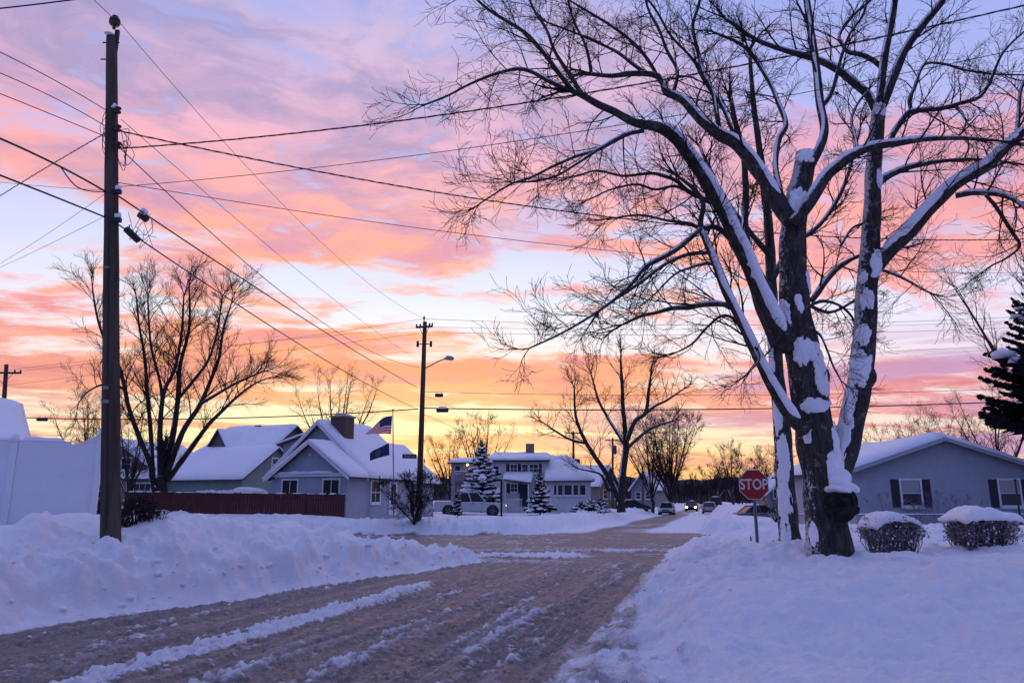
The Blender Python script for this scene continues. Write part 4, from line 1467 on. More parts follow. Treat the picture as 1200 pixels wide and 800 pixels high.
# ---- the big maple on the right
def big_maple():
    rng = random.Random(12)
    Y0 = 13.9
    base = np.array([TREE_AT[0], TREE_AT[1], .45])
    root = thing('maple_tree', tuple(base), 'big bare maple with a black burl on its trunk and snow plastered on its limbs', 'tree')
    loc = tuple(base)
    trunk = [([(973, 690, 34), (972, 668, 29), (971, 645, 25.5), (968, 610, 23), (963, 560, 21.5), (958, 520, 22), (952, 485, 21), (945, 450, 19), (938, 405, 19.5), (933, 365, 18), (930, 325, 16.5), (929, 290, 15.5), (930, 258, 15), (935, 230, 14), (941, 205, 13), (945, 180, 12)], 0, .2)]
    right_stem = [([(972, 606, 10), (982, 560, 12.5), (995, 512, 14.5), (1004, 468, 14), (1010, 425, 13.5), (1013, 390, 13), (1016, 345, 12.5), (1019, 305, 12), (1021, 260, 10.5), (1023, 215, 9.5), (1026, 170, 9), (1030, 125, 8.5)], .1, .9)]
    big = [
        # left limbs
        ([(926, 410, 12), (908, 375, 14), (893, 343, 13), (878, 308, 12), (866, 283, 11.5), (852, 255, 11), (836, 225, 10.5), (820, 200, 10), (806, 180, 9), (793, 163, 8.5), (772, 149, 7.5), (744, 144, 6), (720, 131, 5.5), (702, 123, 5), (684, 113, 4.6), (671, 107, 4)], 0, -1.8),
        ([(929, 262, 12), (912, 238, 12), (897, 212, 11), (880, 188, 10), (862, 168, 9), (843, 158, 7.5), (822, 142, 6.5), (806, 124, 6), (797, 116, 5.6), (781, 108, 5.2), (777, 97, 5), (767, 88, 4.6), (742, 86, 4), (716, 89, 3.4), (693, 87, 3)], 0, 1.6),
        ([(945, 505, 9), (928, 488, 9.5), (906, 452, 8.5), (886, 412, 7.8), (868, 375, 7.2), (852, 342, 6.6), (838, 306, 6), (827, 280, 5), (821, 262, 4.2), (824, 238, 3.4), (812, 221, 2.8), (796, 208, 2.2)], -.3, -1.4),
        # centre and right
        ([(930, 262, 9), (943, 245, 8.5), (954, 230, 7.8), (969, 207, 7), (983, 194, 6.4), (996, 184, 6), (1012, 176, 5.6), (1028, 171, 5.2), (1056, 167, 4.4), (1086, 163, 3.8), (1128, 162, 3), (1170, 165, 2)], -.2, -1.6),
        ([(948, 195, 8), (961, 172, 6.5), (966, 152, 6), (961, 122, 6), (957, 85, 5.6), (952, 45, 5.2), (946, 5, 4.8), (941, -45, 4.2), (938, -110, 3.2), (930, -170, 2)], .1, .8),
        ([(922, 262, 4), (915, 228, 4.4), (909, 195, 4.2), (912, 165, 4), (921, 146, 3.8), (911, 118, 3.4), (900, 93, 3), (873, 56, 2.6), (842, 40, 2)], .3, 1.8),
        # crown of the right stem
        ([(1028, 135, 6), (1018, 113, 5.6), (1001, 98, 5.4), (987, 86, 5), (970, 76, 4.6), (951, 68, 4.2), (915, 58, 3.6), (885, 46, 3), (850, 22, 2.4)], .9, 1.6),
        ([(1030, 130, 6.5), (1033, 100, 5.8), (1036, 72, 5.5), (1041, 45, 5), (1046, 20, 4.6), (1051, -10, 4.2), (1062, -60, 3.4), (1066, -120, 2.4)], .9, .2),
        ([(1031, 132, 6), (1040, 110, 6), (1051, 82, 5.7), (1063, 56, 5.2), (1083, 28, 4.8), (1104, 2, 4.4), (1124, -40, 3.6), (1140, -100, 2.6)], .9, -.4),
        ([(1019, 322, 9), (1040, 296, 10.5), (1066, 271, 10), (1092, 242, 9.4), (1118, 217, 8.8), (1142, 202, 8), (1160, 191, 7.4), (1182, 170, 6.8), (1204, 150, 6), (1234, 124, 5), (1270, 105, 3.6)], .6, -1.4),
    ]
    small = [
        # from the left limbs
        ([(671, 107, 4), (655, 86, 3.6), (632, 56, 3.2), (612, 36, 2.8), (573, 12, 2.4), (545, -14, 1.8)], -1.8, -2.6),
        ([(684, 113, 3.6), (668, 88, 3.2), (650, 60, 2.8), (640, 34, 2.4), (622, 4, 2), (610, -40, 1.4)], -1.8, -1.2),
        ([(671, 107, 3.6), (646, 97, 3), (624, 85, 2.8), (606, 81, 2.6), (580, 87, 2.4), (552, 98, 2.1), (525, 112, 1.8), (500, 122, 1.4)], -1.8, -3.0),
        ([(754, 153, 3.6), (736, 157, 3.4), (718, 166, 3), (700, 176, 2.6), (676, 183, 2.4), (650, 194, 2.2), (622, 208, 1.9), (598, 216, 1.6), (566, 236, 1.2)], -1.6, -3.0),
        ([(700, 176, 2.4), (676, 192, 2), (652, 206, 1.8), (628, 212, 1.6), (600, 214, 1.2)], -2.2, -1.6),
        ([(693, 87, 2.8), (690, 68, 2.4), (684, 48, 2.1), (672, 24, 1.8), (664, -6, 1.4)], 1.6, 1.2),
        ([(760, 88, 3), (745, 78, 2.6), (724, 62, 2.3), (700, 50, 2.0), (672, 38, 1.8), (640, 26, 1.4)], 1.5, 2.4),
        ([(772, 92, 3), (756, 66, 2.6), (735, 44, 2.4), (706, 24, 2), (676, 6, 1.6), (650, -10, 1.2)], 1.5, .8),
        ([(788, 112, 3), (794, 84, 2.7), (782, 60, 2.5), (772, 34, 2.2), (758, 6, 2), (752, -40, 1.5)], 1.2, 2.0),
        ([(843, 152, 4), (836, 112, 3.6), (825, 90, 3.3), (818, 60, 3), (812, 30, 2.8), (820, 0, 2.4), (826, -50, 1.8)], .8, 1.6),
        ([(862, 165, 3.5), (848, 128, 3), (826, 96, 2.6), (812, 70, 2.3), (786, 42, 2), (770, 14, 1.7), (748, -14, 1.3)], .7, 2.2),
        # lower left
        ([(821, 268, 3.6), (807, 281, 3.8), (792, 293, 3.6), (774, 303, 3.4), (756, 313, 3.2), (744, 328, 3), (732, 341, 2.8), (712, 357, 2.4), (690, 372, 2), (655, 392, 1.6), (620, 408, 1.2)], -1.3, -2.8),
        ([(832, 296, 3.2), (812, 297, 3), (795, 302, 2.8), (776, 312, 2.6), (752, 330, 2.4), (730, 345, 2), (706, 360, 1.6)], -1.2, -2.0),
        ([(854, 357, 3.6), (838, 356, 4), (822, 357, 4), (806, 360, 3.8), (788, 361, 3.4), (770, 366, 2.8), (752, 370, 2.4), (730, 380, 1.8)], -.9, -.2),
        ([(842, 312, 2), (828, 309, 2), (808, 314, 1.8), (790, 322, 1.6), (766, 346, 1.2)], -1.0, -.4),
        ([(858, 283, 4), (848, 272, 4), (836, 266, 3.6), (822, 268, 3.2), (806, 262, 2.6), (780, 258, 2), (750, 252, 1.6), (716, 256, 1.2)], -.2, -1.5),
        ([(834, 238, 3.4), (822, 232, 3.4), (806, 224, 3.2), (792, 212, 2.8), (776, 206, 2.6), (762, 203, 2.4), (730, 206, 2), (700, 200, 1.5), (676, 206, 1.2)], -.4, -1.8),
        ([(806, 224, 2.6), (790, 218, 2.4), (768, 222, 2.1), (746, 216, 1.8), (716, 222, 1.4), (690, 234, 1.1)], -.6, .4),
        ([(882, 410, 2.4), (862, 376, 2.2), (846, 370, 2), (828, 384, 1.8), (812, 402, 1.6), (795, 412, 1.2)], -.6, .2),
        ([(876, 392, 2.2), (890, 418, 1.8), (878, 436, 1.3)], -.6, -1.0),
        # centre and right
        ([(951, 352, 4.2), (960, 340, 4.6), (967, 330, 4.6), (980, 315, 4.2), (992, 307, 3.6), (1004, 301, 3), (1030, 292, 2.2), (1060, 290, 1.4)], .2, 1.4),
        ([(952, 356, 2.4), (965, 353, 2.2), (982, 357, 2), (996, 368, 1.8), (1004, 382, 1.4)], .1, 1.2),
        ([(950, 384, 2), (962, 394, 1.8), (970, 412, 1.6), (976, 428, 1.4), (985, 445, 1.0)], -.2, -.6),
        ([(1026, 218, 5), (1038, 208, 5), (1050, 202, 4.6), (1062, 197, 4.2), (1080, 193, 3.6), (1104, 189, 3), (1130, 187, 2.6), (1165, 188, 2), (1206, 194, 1.4)], .8, 2.0),
        ([(1040, 170, 4.6), (1050, 152, 4.6), (1060, 137, 4.4), (1068, 131, 4), (1086, 129, 3.8), (1105, 127, 3.4), (1122, 122, 3), (1146, 115, 2.7), (1157, 102, 2.4), (1164, 87, 2.2), (1173, 66, 2), (1186, 50, 1.8), (1206, 32, 1.4)], .4, -.6),
        ([(1068, 131, 3), (1066, 116, 3), (1072, 102, 2.7), (1080, 80, 2.4), (1090, 74, 2), (1110, 76, 1.9), (1130, 82, 1.8), (1165, 87, 1.6), (1206, 88, 1.2)], .4, 1.4),
        ([(1118, 124, 2.6), (1126, 131, 2.2), (1132, 141, 1.6)], .1, -.2),
        ([(1032, 78, 4), (1022, 70, 4), (1008, 64, 3.6), (994, 61, 3.2), (987, 52, 3), (984, 40, 2.7), (1000, 18, 2.3), (1022, -2, 2), (1040, -30, 1.5)], .9, 2.2),
        ([(1120, 229, 4.6), (1138, 226, 4.6), (1155, 226, 4.4), (1170, 227, 4.2), (1186, 232, 3.8), (1200, 242, 3.2), (1224, 262, 2.2)], -.5, -2.0),
        ([(1155, 228, 2.8), (1166, 241, 3), (1176, 256, 2.8), (1187, 273, 2.6), (1195, 288, 2.2), (1180, 302, 1.6), (1162, 311, 1.2)], -1.2, -.4),
        ([(1032, 316, 2.2), (1050, 322, 2.4), (1066, 330, 2), (1080, 338, 1.8), (1092, 344, 1.4)], .5, -.3),
        ([(1172, 180, 3.6), (1190, 158, 3.4), (1194, 128, 3), (1198, 100, 2.6), (1220, 60, 1.8)], -.8, -.2),
        ([(960, 130, 3), (975, 108, 2.7), (985, 70, 2.4), (996, 40, 2.2), (1012, 16, 1.8), (1020, -20, 1.4)], .3, -.8),
        ([(1006, 180, 2.6), (1002, 160, 2.4), (998, 140, 2.2), (1006, 120, 2), (1018, 106, 1.6)], -.4, .6),
        ([(985, 288, 2), (998, 268, 1.8), (1010, 262, 1.6)], .4, .9),
    ]
    wood = MB()
    snow = MB()
    lines = []
    for limb, sides in [(trunk[0], 20), (right_stem[0], 16)]:
        pts, rad = traced(limb, Y0)
        limb_mesh(wood, pts - base, rad, sides, rng, .045)
        lines.append((pts, rad, 'stem'))
    for limb in big:
        pts, rad = traced(limb, Y0)
        rad = rad * .88
        limb_mesh(wood, pts - base, rad, 12, rng, .055)
        nb = lines_big = sum(1 for l in lines if l[2] == 'big')
        snow_strip(snow, pts - base, rad, rng, 1.0 if nb in (0, 2, 3, 9) else .7, LEAN if nb in (0, 2, 9) else (-.15, -.18, 0), .04, .80 if nb != 1 else .9, .12, .95 if nb in (0, 2, 9) else .72)
        lines.append((pts, rad, 'big'))
    for limb in small:
        pts, rad = traced(limb, Y0)
        rad = rad * .84
        limb_mesh(wood, pts - base, rad, 7, rng, .05)
        snow_strip(snow, pts - base, rad, rng, .6, (-.1, -.12, 0), .04, .42, .25, .66)
        lines.append((pts, rad, 'small'))
    # knobs where old limbs were lost
    for px, py, dd, r in ((956, 488, -.30, .20), (1014, 440, -.02, .22), (941, 205, -.02, .19), (962, 440, -.15, .16), (932, 372, -.20, .16), (1021, 305, .3, .17), (866, 283, -.15, .17), (984, 545, -.10, .17)):
        c = P(px, py, Y0 + .3 + dd) - base
        wood.blob(c, (r, r, r * 1.15), int(px), .16, 2)
    tr = wood.build('trunk', BARK, root)
    bk = MB()
    c = P(987, 591, Y0 - .42) - base
    bk.blob(c, (.265, .21, .27), 77, .13, 4)
    for k in range(26):
        th = rng.uniform(0, 6.28)
        q = rng.uniform(.05, .22)
        bk.blob(c + np.array([q * math.cos(th), -.19 * math.sqrt(max(0, 1 - (q / .26) ** 2)), q * math.sin(th)]), (rng.uniform(.03, .08), .04, rng.uniform(.03, .07)), k, .25, 2)
    bk.build('burl', mat('burl_black', (.022, .019, .021), .9, .6, 9, 1.0, 24, spec=.1), tr)
    # snow lodged in the forks and on the knobs
    def pad(px, py, dY, rx, ry, rz_, seed, flat=-.4):
        snow.blob(P(px, py, Y0 + dY) - base, (rx, ry, rz_), seed, .16, 3, flat=flat)
    tp, tr_ = traced(trunk[0], Y0)
    rp, rr_ = traced(right_stem[0], Y0)
    st = lambda py: station(trunk[0][0], py)
    sr = lambda py: station(right_stem[0][0], py)
    for (lo, hi, phi, half, th, tap) in (
            (432, 398, 100, 42, .10, .2), (478, 404, 38, 40, .13, -.3), (486, 466, 95, 50, .07, 0), (462, 440, 55, 30, .08, 0),
            (588, 530, 58, 38, .11, -.6), (556, 496, 44, 24, .07, 0), (392, 352, 165, 34, .12, 0), (372, 350, 95, 20, .05, 0),
            (346, 318, 30, 25, .06, 0), (262, 226, 100, 60, .12, -.4), (196, 178, 110, 60, .08, 0), (640, 610, 150, 16, .03, 0), (520, 498, 140, 18, .04, 0)):
        plaster(snow, tp - base, tr_, st(lo), st(hi), phi, half, th, int(lo), tap)
    for (lo, hi, phi, half, th, tap) in (
            (556, 488, 150, 50, .09, 0), (500, 448, 145, 40, .07, 0), (458, 414, 125, 60, .11, -.4), (412, 384, 120, 40, .07, 0), (368, 342, 110, 36, .06, 0), (338, 322, 140, 25, .04, 0),
            (330, 296, 70, 40, .09, 0), (225, 200, 60, 32, .06, 0), (140, 118, 100, 60, .08, 0)):
        plaster(snow, rp - base, rr_, sr(lo), sr(hi), phi, half, th, int(lo) + 7, tap)
    # the heap on top of the burl
    snow.blob(P(988, 573, Y0 - .40) - base, (.23, .16, .13), 1, .30, 3, flat=-.5)
    snow.blob(P(984, 563, Y0 - .37) - base, (.17, .12, .17), 6, .35, 3, flat=-.8)
    snow.build('limb_snow', m_snow(), root)
    out = {0: [], 1: [], 2: [], 3: []}
    prm = dict(rmin=.0034, up=.09, gnarl=.085, kids={2: 6, 1: 3.6}, ang=(.36, .85), lmin=.24, lift=.18)
    for pts, rad, kind in lines:
        if kind == 'big':
            dress(out, rng, pts, rad, prm, 2, .28, 1.55, .26)
        elif kind == 'small':
            dress(out, rng, pts, rad, prm, 2, .25, 1.35, .10)
    n = finish_tree(root, base, out)
    print('maple twigs', n)
big_maple()

# ---- the second street tree close behind it
def second_tree():
    rng = random.Random(31)
    Y0 = 20.0
    base = np.array([TREE2_AT[0], TREE2_AT[1], .5])
    root = thing('street_tree', tuple(base), 'slimmer bare tree with snow plastered up one side just behind the big maple', 'tree')
    limbs = [
        ([(927, 650, 14), (925, 630, 12), (922, 590, 11), (919, 545, 10.5), (916, 500, 9.5), (912, 450, 8.5), (907, 395, 7.5), (904, 330, 6.5), (901, 270, 5.5), (894, 205, 4.5), (884, 130, 3.4), (878, 60, 2.4)], 0, .6),
        ([(908, 405, 5), (890, 360, 5), (878, 315, 4.6), (873, 262, 4.4), (874, 222, 4), (870, 175, 3.2), (856, 120, 2.2)], 0, -1.0),
        ([(904, 330, 4), (926, 290, 3.4), (962, 262, 2.8), (990, 215, 2.2), (1008, 150, 1.5)], .2, 1.5),
        ([(902, 300, 3.6), (876, 268, 3), (846, 226, 2.4), (820, 172, 1.8)], .2, 2.0),
        ([(906, 372, 3), (938, 356, 2.4), (972, 366, 2), (1002, 352, 1.4)], .2, 1.4),
    ]
    wood, snow = MB(), MB()
    out = {0: [], 1: [], 2: [], 3: []}
    prm = dict(rmin=.006, up=.12, gnarl=.09, kids={2: 7, 1: 5}, ang=(.45, 1.0), lmin=.25, lift=.3)
    for i, l in enumerate(limbs):
        pts, rad = traced(l, Y0)
        limb_mesh(wood, pts - base, rad, 12, rng, .06)
        if i:
            snow_strip(snow, pts - base, rad, rng, .45, LEAN, .03, .6, .2, .62)
        dress(out, rng, pts, rad, prm, 2, .5, 1.8, .55 if i == 0 else .2)
    wood.build('trunk', BARK, root)
    tp, tr_ = traced(limbs[0], Y0)
    st = lambda py: station(limbs[0][0], py)
    for (lo, hi, phi, half, th, tap) in ((612, 560, 125, 50, .06, 0), (570, 508, 112, 46, .06, .2), (512, 452, 135, 38, .05, 0), (440, 385, 150, 30, .04, 0), (642, 606, 130, 30, .05, -.3)):
        plaster(snow, tp - base, tr_, st(lo), st(hi), phi, half, th, int(lo) + 3, tap)
    snow.build('trunk_snow', m_snow(), root)
    finish_tree(root, base, out)
second_tree()

def traced_tree(name, label, limbs, Y0, zb, bark, prm, every, length, seed, group=None, t0=.25, lvl=2, snowy=.5, sides=8, cat='tree', shrink=.95):
    rng = random.Random(seed)
    bx_, by_ = limbs[0][0][0][:2]
    limbs = [([(bx_ + (a - bx_) * shrink, by_ + (b - by_) * shrink, r * .58) for a, b, r in pl], d0, d1) for pl, d0, d1 in limbs]
    b = P(limbs[0][0][0][0], limbs[0][0][0][1], Y0)
    base = np.array([b[0], b[1], zb])
    root = thing(name, tuple(base), label, cat, 0, group)
    wood, snow = MB(), MB()
    out = {0: [], 1: [], 2: [], 3: []}
    for i, l in enumerate(limbs):
        pts, rad = traced(l, Y0)
        limb_mesh(wood, pts - base, rad, sides, rng, .05)
        if snowy:
            snow_strip(snow, pts - base, rad, rng, snowy, (-.3, -.15, 0), .03, .40, .30, .6)
        dress(out, rng, pts, rad, prm, lvl, every, length, t0)
    wood.build('trunk', bark, root)
    if snowy and snow.v:
        snow.build('limb_snow', m_snow(), root)
    n = finish_tree(root, base, out)
    print(name, n)
    return root

# ---- the spreading maple behind the brown fence
traced_tree('maple_tree', 'bare many stemmed maple spreading behind the brown fence and the tall near pole', [
    ([(192, 600, 11), (190, 572, 10.5), (190, 552, 9)], 0, 0),
    ([(184, 580, 6), (178, 562, 6), (174, 536, 5.4), (161, 505, 5), (147, 466, 4.4), (139, 430, 3.8), (128, 396, 3.2), (113, 371, 2.8), (104, 340, 2.2), (99, 308, 1.5)], 0, -2),
    ([(140, 440, 2.8), (128, 434, 2.6), (112, 434, 2.2), (98, 440, 1.8), (88, 448, 1.5), (81, 458, 1.1)], -1, -2.5),
    ([(183, 570, 5), (178, 555, 5), (175, 496, 4.4), (170, 442, 3.8), (167, 398, 3.2), (160, 358, 2.4), (156, 318, 1.5)], 0, 2.5),
    ([(188, 566, 6), (187, 520, 5.4), (188, 475, 4.8), (193, 441, 4.2), (206, 414, 3.4), (215, 368, 2.8), (218, 318, 1.6)], 0, -1),
    ([(190, 460, 3.4), (187, 430, 3), (175, 382, 2.4), (171, 320, 1.5)], 0, -2.8),
    ([(192, 562, 6.5), (203, 506, 6), (210, 456, 5), (213, 410, 4), (225, 360, 3), (225, 302, 1.6)], 0, 1),
    ([(211, 452, 3.6), (231, 428, 3.2), (250, 402, 2.6), (262, 362, 2), (268, 320, 1.4)], .5, 3),
    ([(194, 556, 6), (216, 497, 5.4), (238, 462, 4.6), (254, 426, 3.8), (264, 398, 3.2), (270, 360, 2.4), (280, 328, 1.5)], 0, -1.5),
    ([(196, 560, 5.5), (228, 516, 5), (250, 486, 4.2), (266, 470, 3.6), (286, 451, 2.8), (308, 434, 2), (326, 426, 1.3)], 0, 2),
    ([(238, 460, 3.4), (262, 446, 3), (284, 433, 2.6), (304, 424, 2), (322, 416, 1.3)], -.6, -3),
], 45.0, .8, BARK_FAR, dict(rmin=.0065, up=.10, gnarl=.075, kids={2: 8, 1: 5}, ang=(.26, .66), lmin=.4, lift=.6), .42, 3.3, 5, t0=.28, snowy=.3, shrink=.90)

# ---- the forked street tree across the crossing
traced_tree('street_tree', 'bare forked street tree leaning over the far street left of the parked cars', [
    ([(728, 600, 9), (727, 585, 8.2), (729, 560, 7.4), (732, 535, 7), (734, 514, 6.2), (732, 490, 4.6), (730, 468, 4), (729, 440, 3.4), (727, 410, 2)], 0, 1),
    ([(734, 514, 5), (745, 488, 4.4), (758, 477, 4), (762, 450, 3.2), (764, 434, 2)], 0, -3),
    ([(757, 478, 3.2), (770, 469, 2.8), (784, 462, 2.4), (805, 448, 1.4)], -1.5, 1),
    ([(732, 516, 4), (722, 500, 3.6), (713, 486, 3.2), (700, 462, 2.6), (691, 430, 1.6)], 0, 3),
    ([(726, 588, 5.4), (718, 568, 5.4), (710, 553, 5), (696, 532, 4.4), (683, 511, 3.8), (672, 482, 2.8), (670, 448, 1.7)], 0, -2),
    ([(684, 515, 2.8), (667, 511, 2.4), (650, 502, 2), (634, 491, 1.3)], -1, -3),
    ([(736, 520, 3.4), (752, 506, 3.2), (766, 496, 2.6), (790, 488, 1.6)], 0, 2),
    ([(718, 568, 4.4), (712, 572, 4.4), (707, 560, 3), (700, 552, 2), (678, 547, 1.2)], -.2, -1.5),
], 70.0, .7, BARK_FAR, dict(rmin=.0075, up=.10, gnarl=.09, kids={2: 7, 1: 4}, ang=(.35, .85), lmin=.5, lift=.35), .60, 3.9, 8, t0=.32, snowy=.3)

def vase_tree(name, label, px, pyb, Y, zb, height, spread, stems, seed, prm=None, trunk_h=.12, r0=None, bark=BARK_FAR, group=None, lvl=2, cat='tree', every=None, length=None, snowy=.3, twig=TWIG):
    """bare tree whose stems fan out from a short trunk"""
    rng = random.Random(seed)
    b = P(px, pyb, Y)
    base = np.array([b[0], b[1], zb])
    root = thing(name, tuple(base), label, cat, 0, group)
    wood, snow = MB(), MB()
    out = {0: [], 1: [], 2: [], 3: []}
    r0 = r0 or height * .020
    prm = prm or dict(rmin=.000085 * Y, up=.10, gnarl=.085, kids={2: 5.5, 1: 3.5}, ang=(.32, .8), lmin=height * .03, lift=.5)
    th = trunk_h * height
    wood_pts, wr = smooth_line([(0, 0, -.6), (rng.gauss(0, .02) * height, 0, th * .5), (0, 0, th)], [r0 * 1.25, r0 * 1.05, r0 * .95])
    limb_mesh(wood, wood_pts, wr, 8, rng, .06)
    for k in range(stems):
        a = 2 * math.pi * (k + rng.random() * .6) / stems
        out_r = spread * rng.uniform(.35, 1.0) if k else spread * .15
        h = height * (1 - .22 * (out_r / spread) ** 2 * rng.uniform(.6, 1.3))
        dx_, dy_ = math.cos(a) * out_r, math.sin(a) * out_r
        z0 = th * rng.uniform(.65, 1.0)
        pts = [(0, 0, z0), (dx_ * .22, dy_ * .22, z0 + (h - z0) * .24), (dx_ * .52 + rng.gauss(0, .03) * spread, dy_ * .52, z0 + (h - z0) * .52), (dx_ * .82, dy_ * .82 + rng.gauss(0, .03) * spread, z0 + (h - z0) * .80), (dx_, dy_, h)]
        rr = r0 * rng.uniform(.45, .62)
        pts, rad = smooth_line(pts, [rr * 1.1, rr, rr * .7, rr * .38, max(rr * .14, prm['rmin'])], 5)
        limb_mesh(wood, pts, rad, 6, rng, .05)
        if snowy:
            snow_strip(snow, pts, rad, rng, snowy, (-.3, -.15, 0), .02, .38 if snowy < .7 else .6, .3, .6)
        dress(out, rng, pts + base, rad, prm, lvl, every or height * .06, length or height * .26, .18)
    wood.build('trunk', bark, root)
    if snowy and snow.v:
        snow.build('limb_snow', m_snow(), root)
    n = finish_tree(root, base, out, mat_=twig)
    print(name, n)
    return root

G1 = 'bare trees lining the far street'
t1 = vase_tree('street_tree', 'dense dark vase shaped bare tree left of the oncoming headlights', 786, 592, 96, .6, 11.2, 5.4, 15, 101, group=G1, trunk_h=.10,
               prm=dict(rmin=.012, up=.10, gnarl=.085, kids={2: 6, 1: 4}, ang=(.32, .8), lmin=.35, lift=.5))
vase_tree('street_tree', 'dark bare tree close behind the forked street tree', 764, 592, 104, .6, 11.0, 4.5, 9, 102, group=G1)
vase_tree('street_tree', 'slender upright bare tree to the right of the oncoming headlights', 858, 590, 112, .8, 8.6, 2.8, 7, 103, group=G1)
vase_tree('street_tree', 'low round bare tree showing just above the stop sign', 889, 590, 95, .8, 6.8, 3.8, 9, 104, group=G1)
vase_tree('street_tree', 'small dark bare tree beyond the dark truck on the far street', 842, 592, 150, .8, 7.5, 4.5, 9, 105, group=G1)
vase_tree('street_tree', 'small round bare tree between stop sign and second trunk', 912, 590, 120, .8, 7.6, 4.4, 8, 106, group=G1)
G2 = 'bare trees behind the houses'
vase_tree('bare_tree', 'round topped bare tree rising right behind the brick chimney', 392, 560, 66, 1.2, 11.0, 4.6, 9, 111, group=G2)
vase_tree('bare_tree', 'pale fine twigged bare tree behind the snowy spruce', 566, 560, 100, 1.2, 10.8, 5.2, 9, 112, group=G2)
vase_tree('bare_tree', 'smaller bare tree between the blue grey house and the snowy spruce', 527, 575, 92, 1.2, 8.2, 3.4, 8, 113, group=G2)
vase_tree('bare_tree', 'wide bare tree behind the left slope of the grey house roof', 1062, 560, 62, 1.0, 6.6, 5.0, 11, 114, group=G2)
vase_tree('bare_tree', 'wide bare tree behind the ridge of the grey house roof', 1112, 560, 66, 1.0, 7.2, 5.0, 11, 115, group=G2)
vase_tree('bare_tree', 'bare tree with loose drooping twigs over the right end of the grey house roof', 1172, 560, 56, 1.0, 8.6, 4.8, 9, 116, group=G2)
vase_tree('bare_tree', 'bare tree reaching in at the right edge above the dark evergreen', 1270, 560, 52, 1.0, 20.0, 7.5, 9, 117, group=G2)
vase_tree('bare_tree', 'dark scrubby tree between white fence and nearest pole', 104, 590, 46, 1.0, 6.8, 2.6, 9, 118, group=G2, every=.30, length=1.5)
vase_tree('bare_tree', 'dark scrubby tree right behind the nearest pole', 150, 590, 52, 1.0, 6.4, 2.4, 8, 119, group=G2, every=.30, length=1.5)

# snow-laden shrub at the foot of the second pole
vase_tree('shrub', 'round bare shrub with snow lined stems at the foot of the street light pole', 486, 603, 39.3, .45, 2.35, 1.9, 18, 131, trunk_h=.02, r0=.055, cat='shrub', every=.26, length=.7, snowy=1.0, bark=BARK_FAR,
          prm=dict(rmin=.007, up=.12, gnarl=.14, kids={2: 4, 1: 3}, ang=(.35, .8), lmin=.18, lift=.25))
G3 = 'bare shrubs along the grey house wall'
for px, h, sp_, lb in ((1041, 1.55, .9, 'leafless shrub left of the first shuttered window'), (1100, 1.6, .9, 'leafless shrub right of the first shuttered window'), (1078, 1.0, .6, 'low leafless shrub under the first shuttered window'), (1135, 1.35, 1.0, 'leafless shrub midway between the two shuttered windows')):
    vase_tree('shrub', lb, px, 612, 39.4, .35, h, sp_, 9, px, trunk_h=.02, r0=.022, cat='shrub', every=.30, length=.5, snowy=.8, group=G3, lvl=1, twig=HTWIG, bark=HTWIG,
              prm=dict(rmin=.0045, up=.12, gnarl=.10, kids={2: 3, 1: 3}, ang=(.25, .6), lmin=.15, lift=.4))

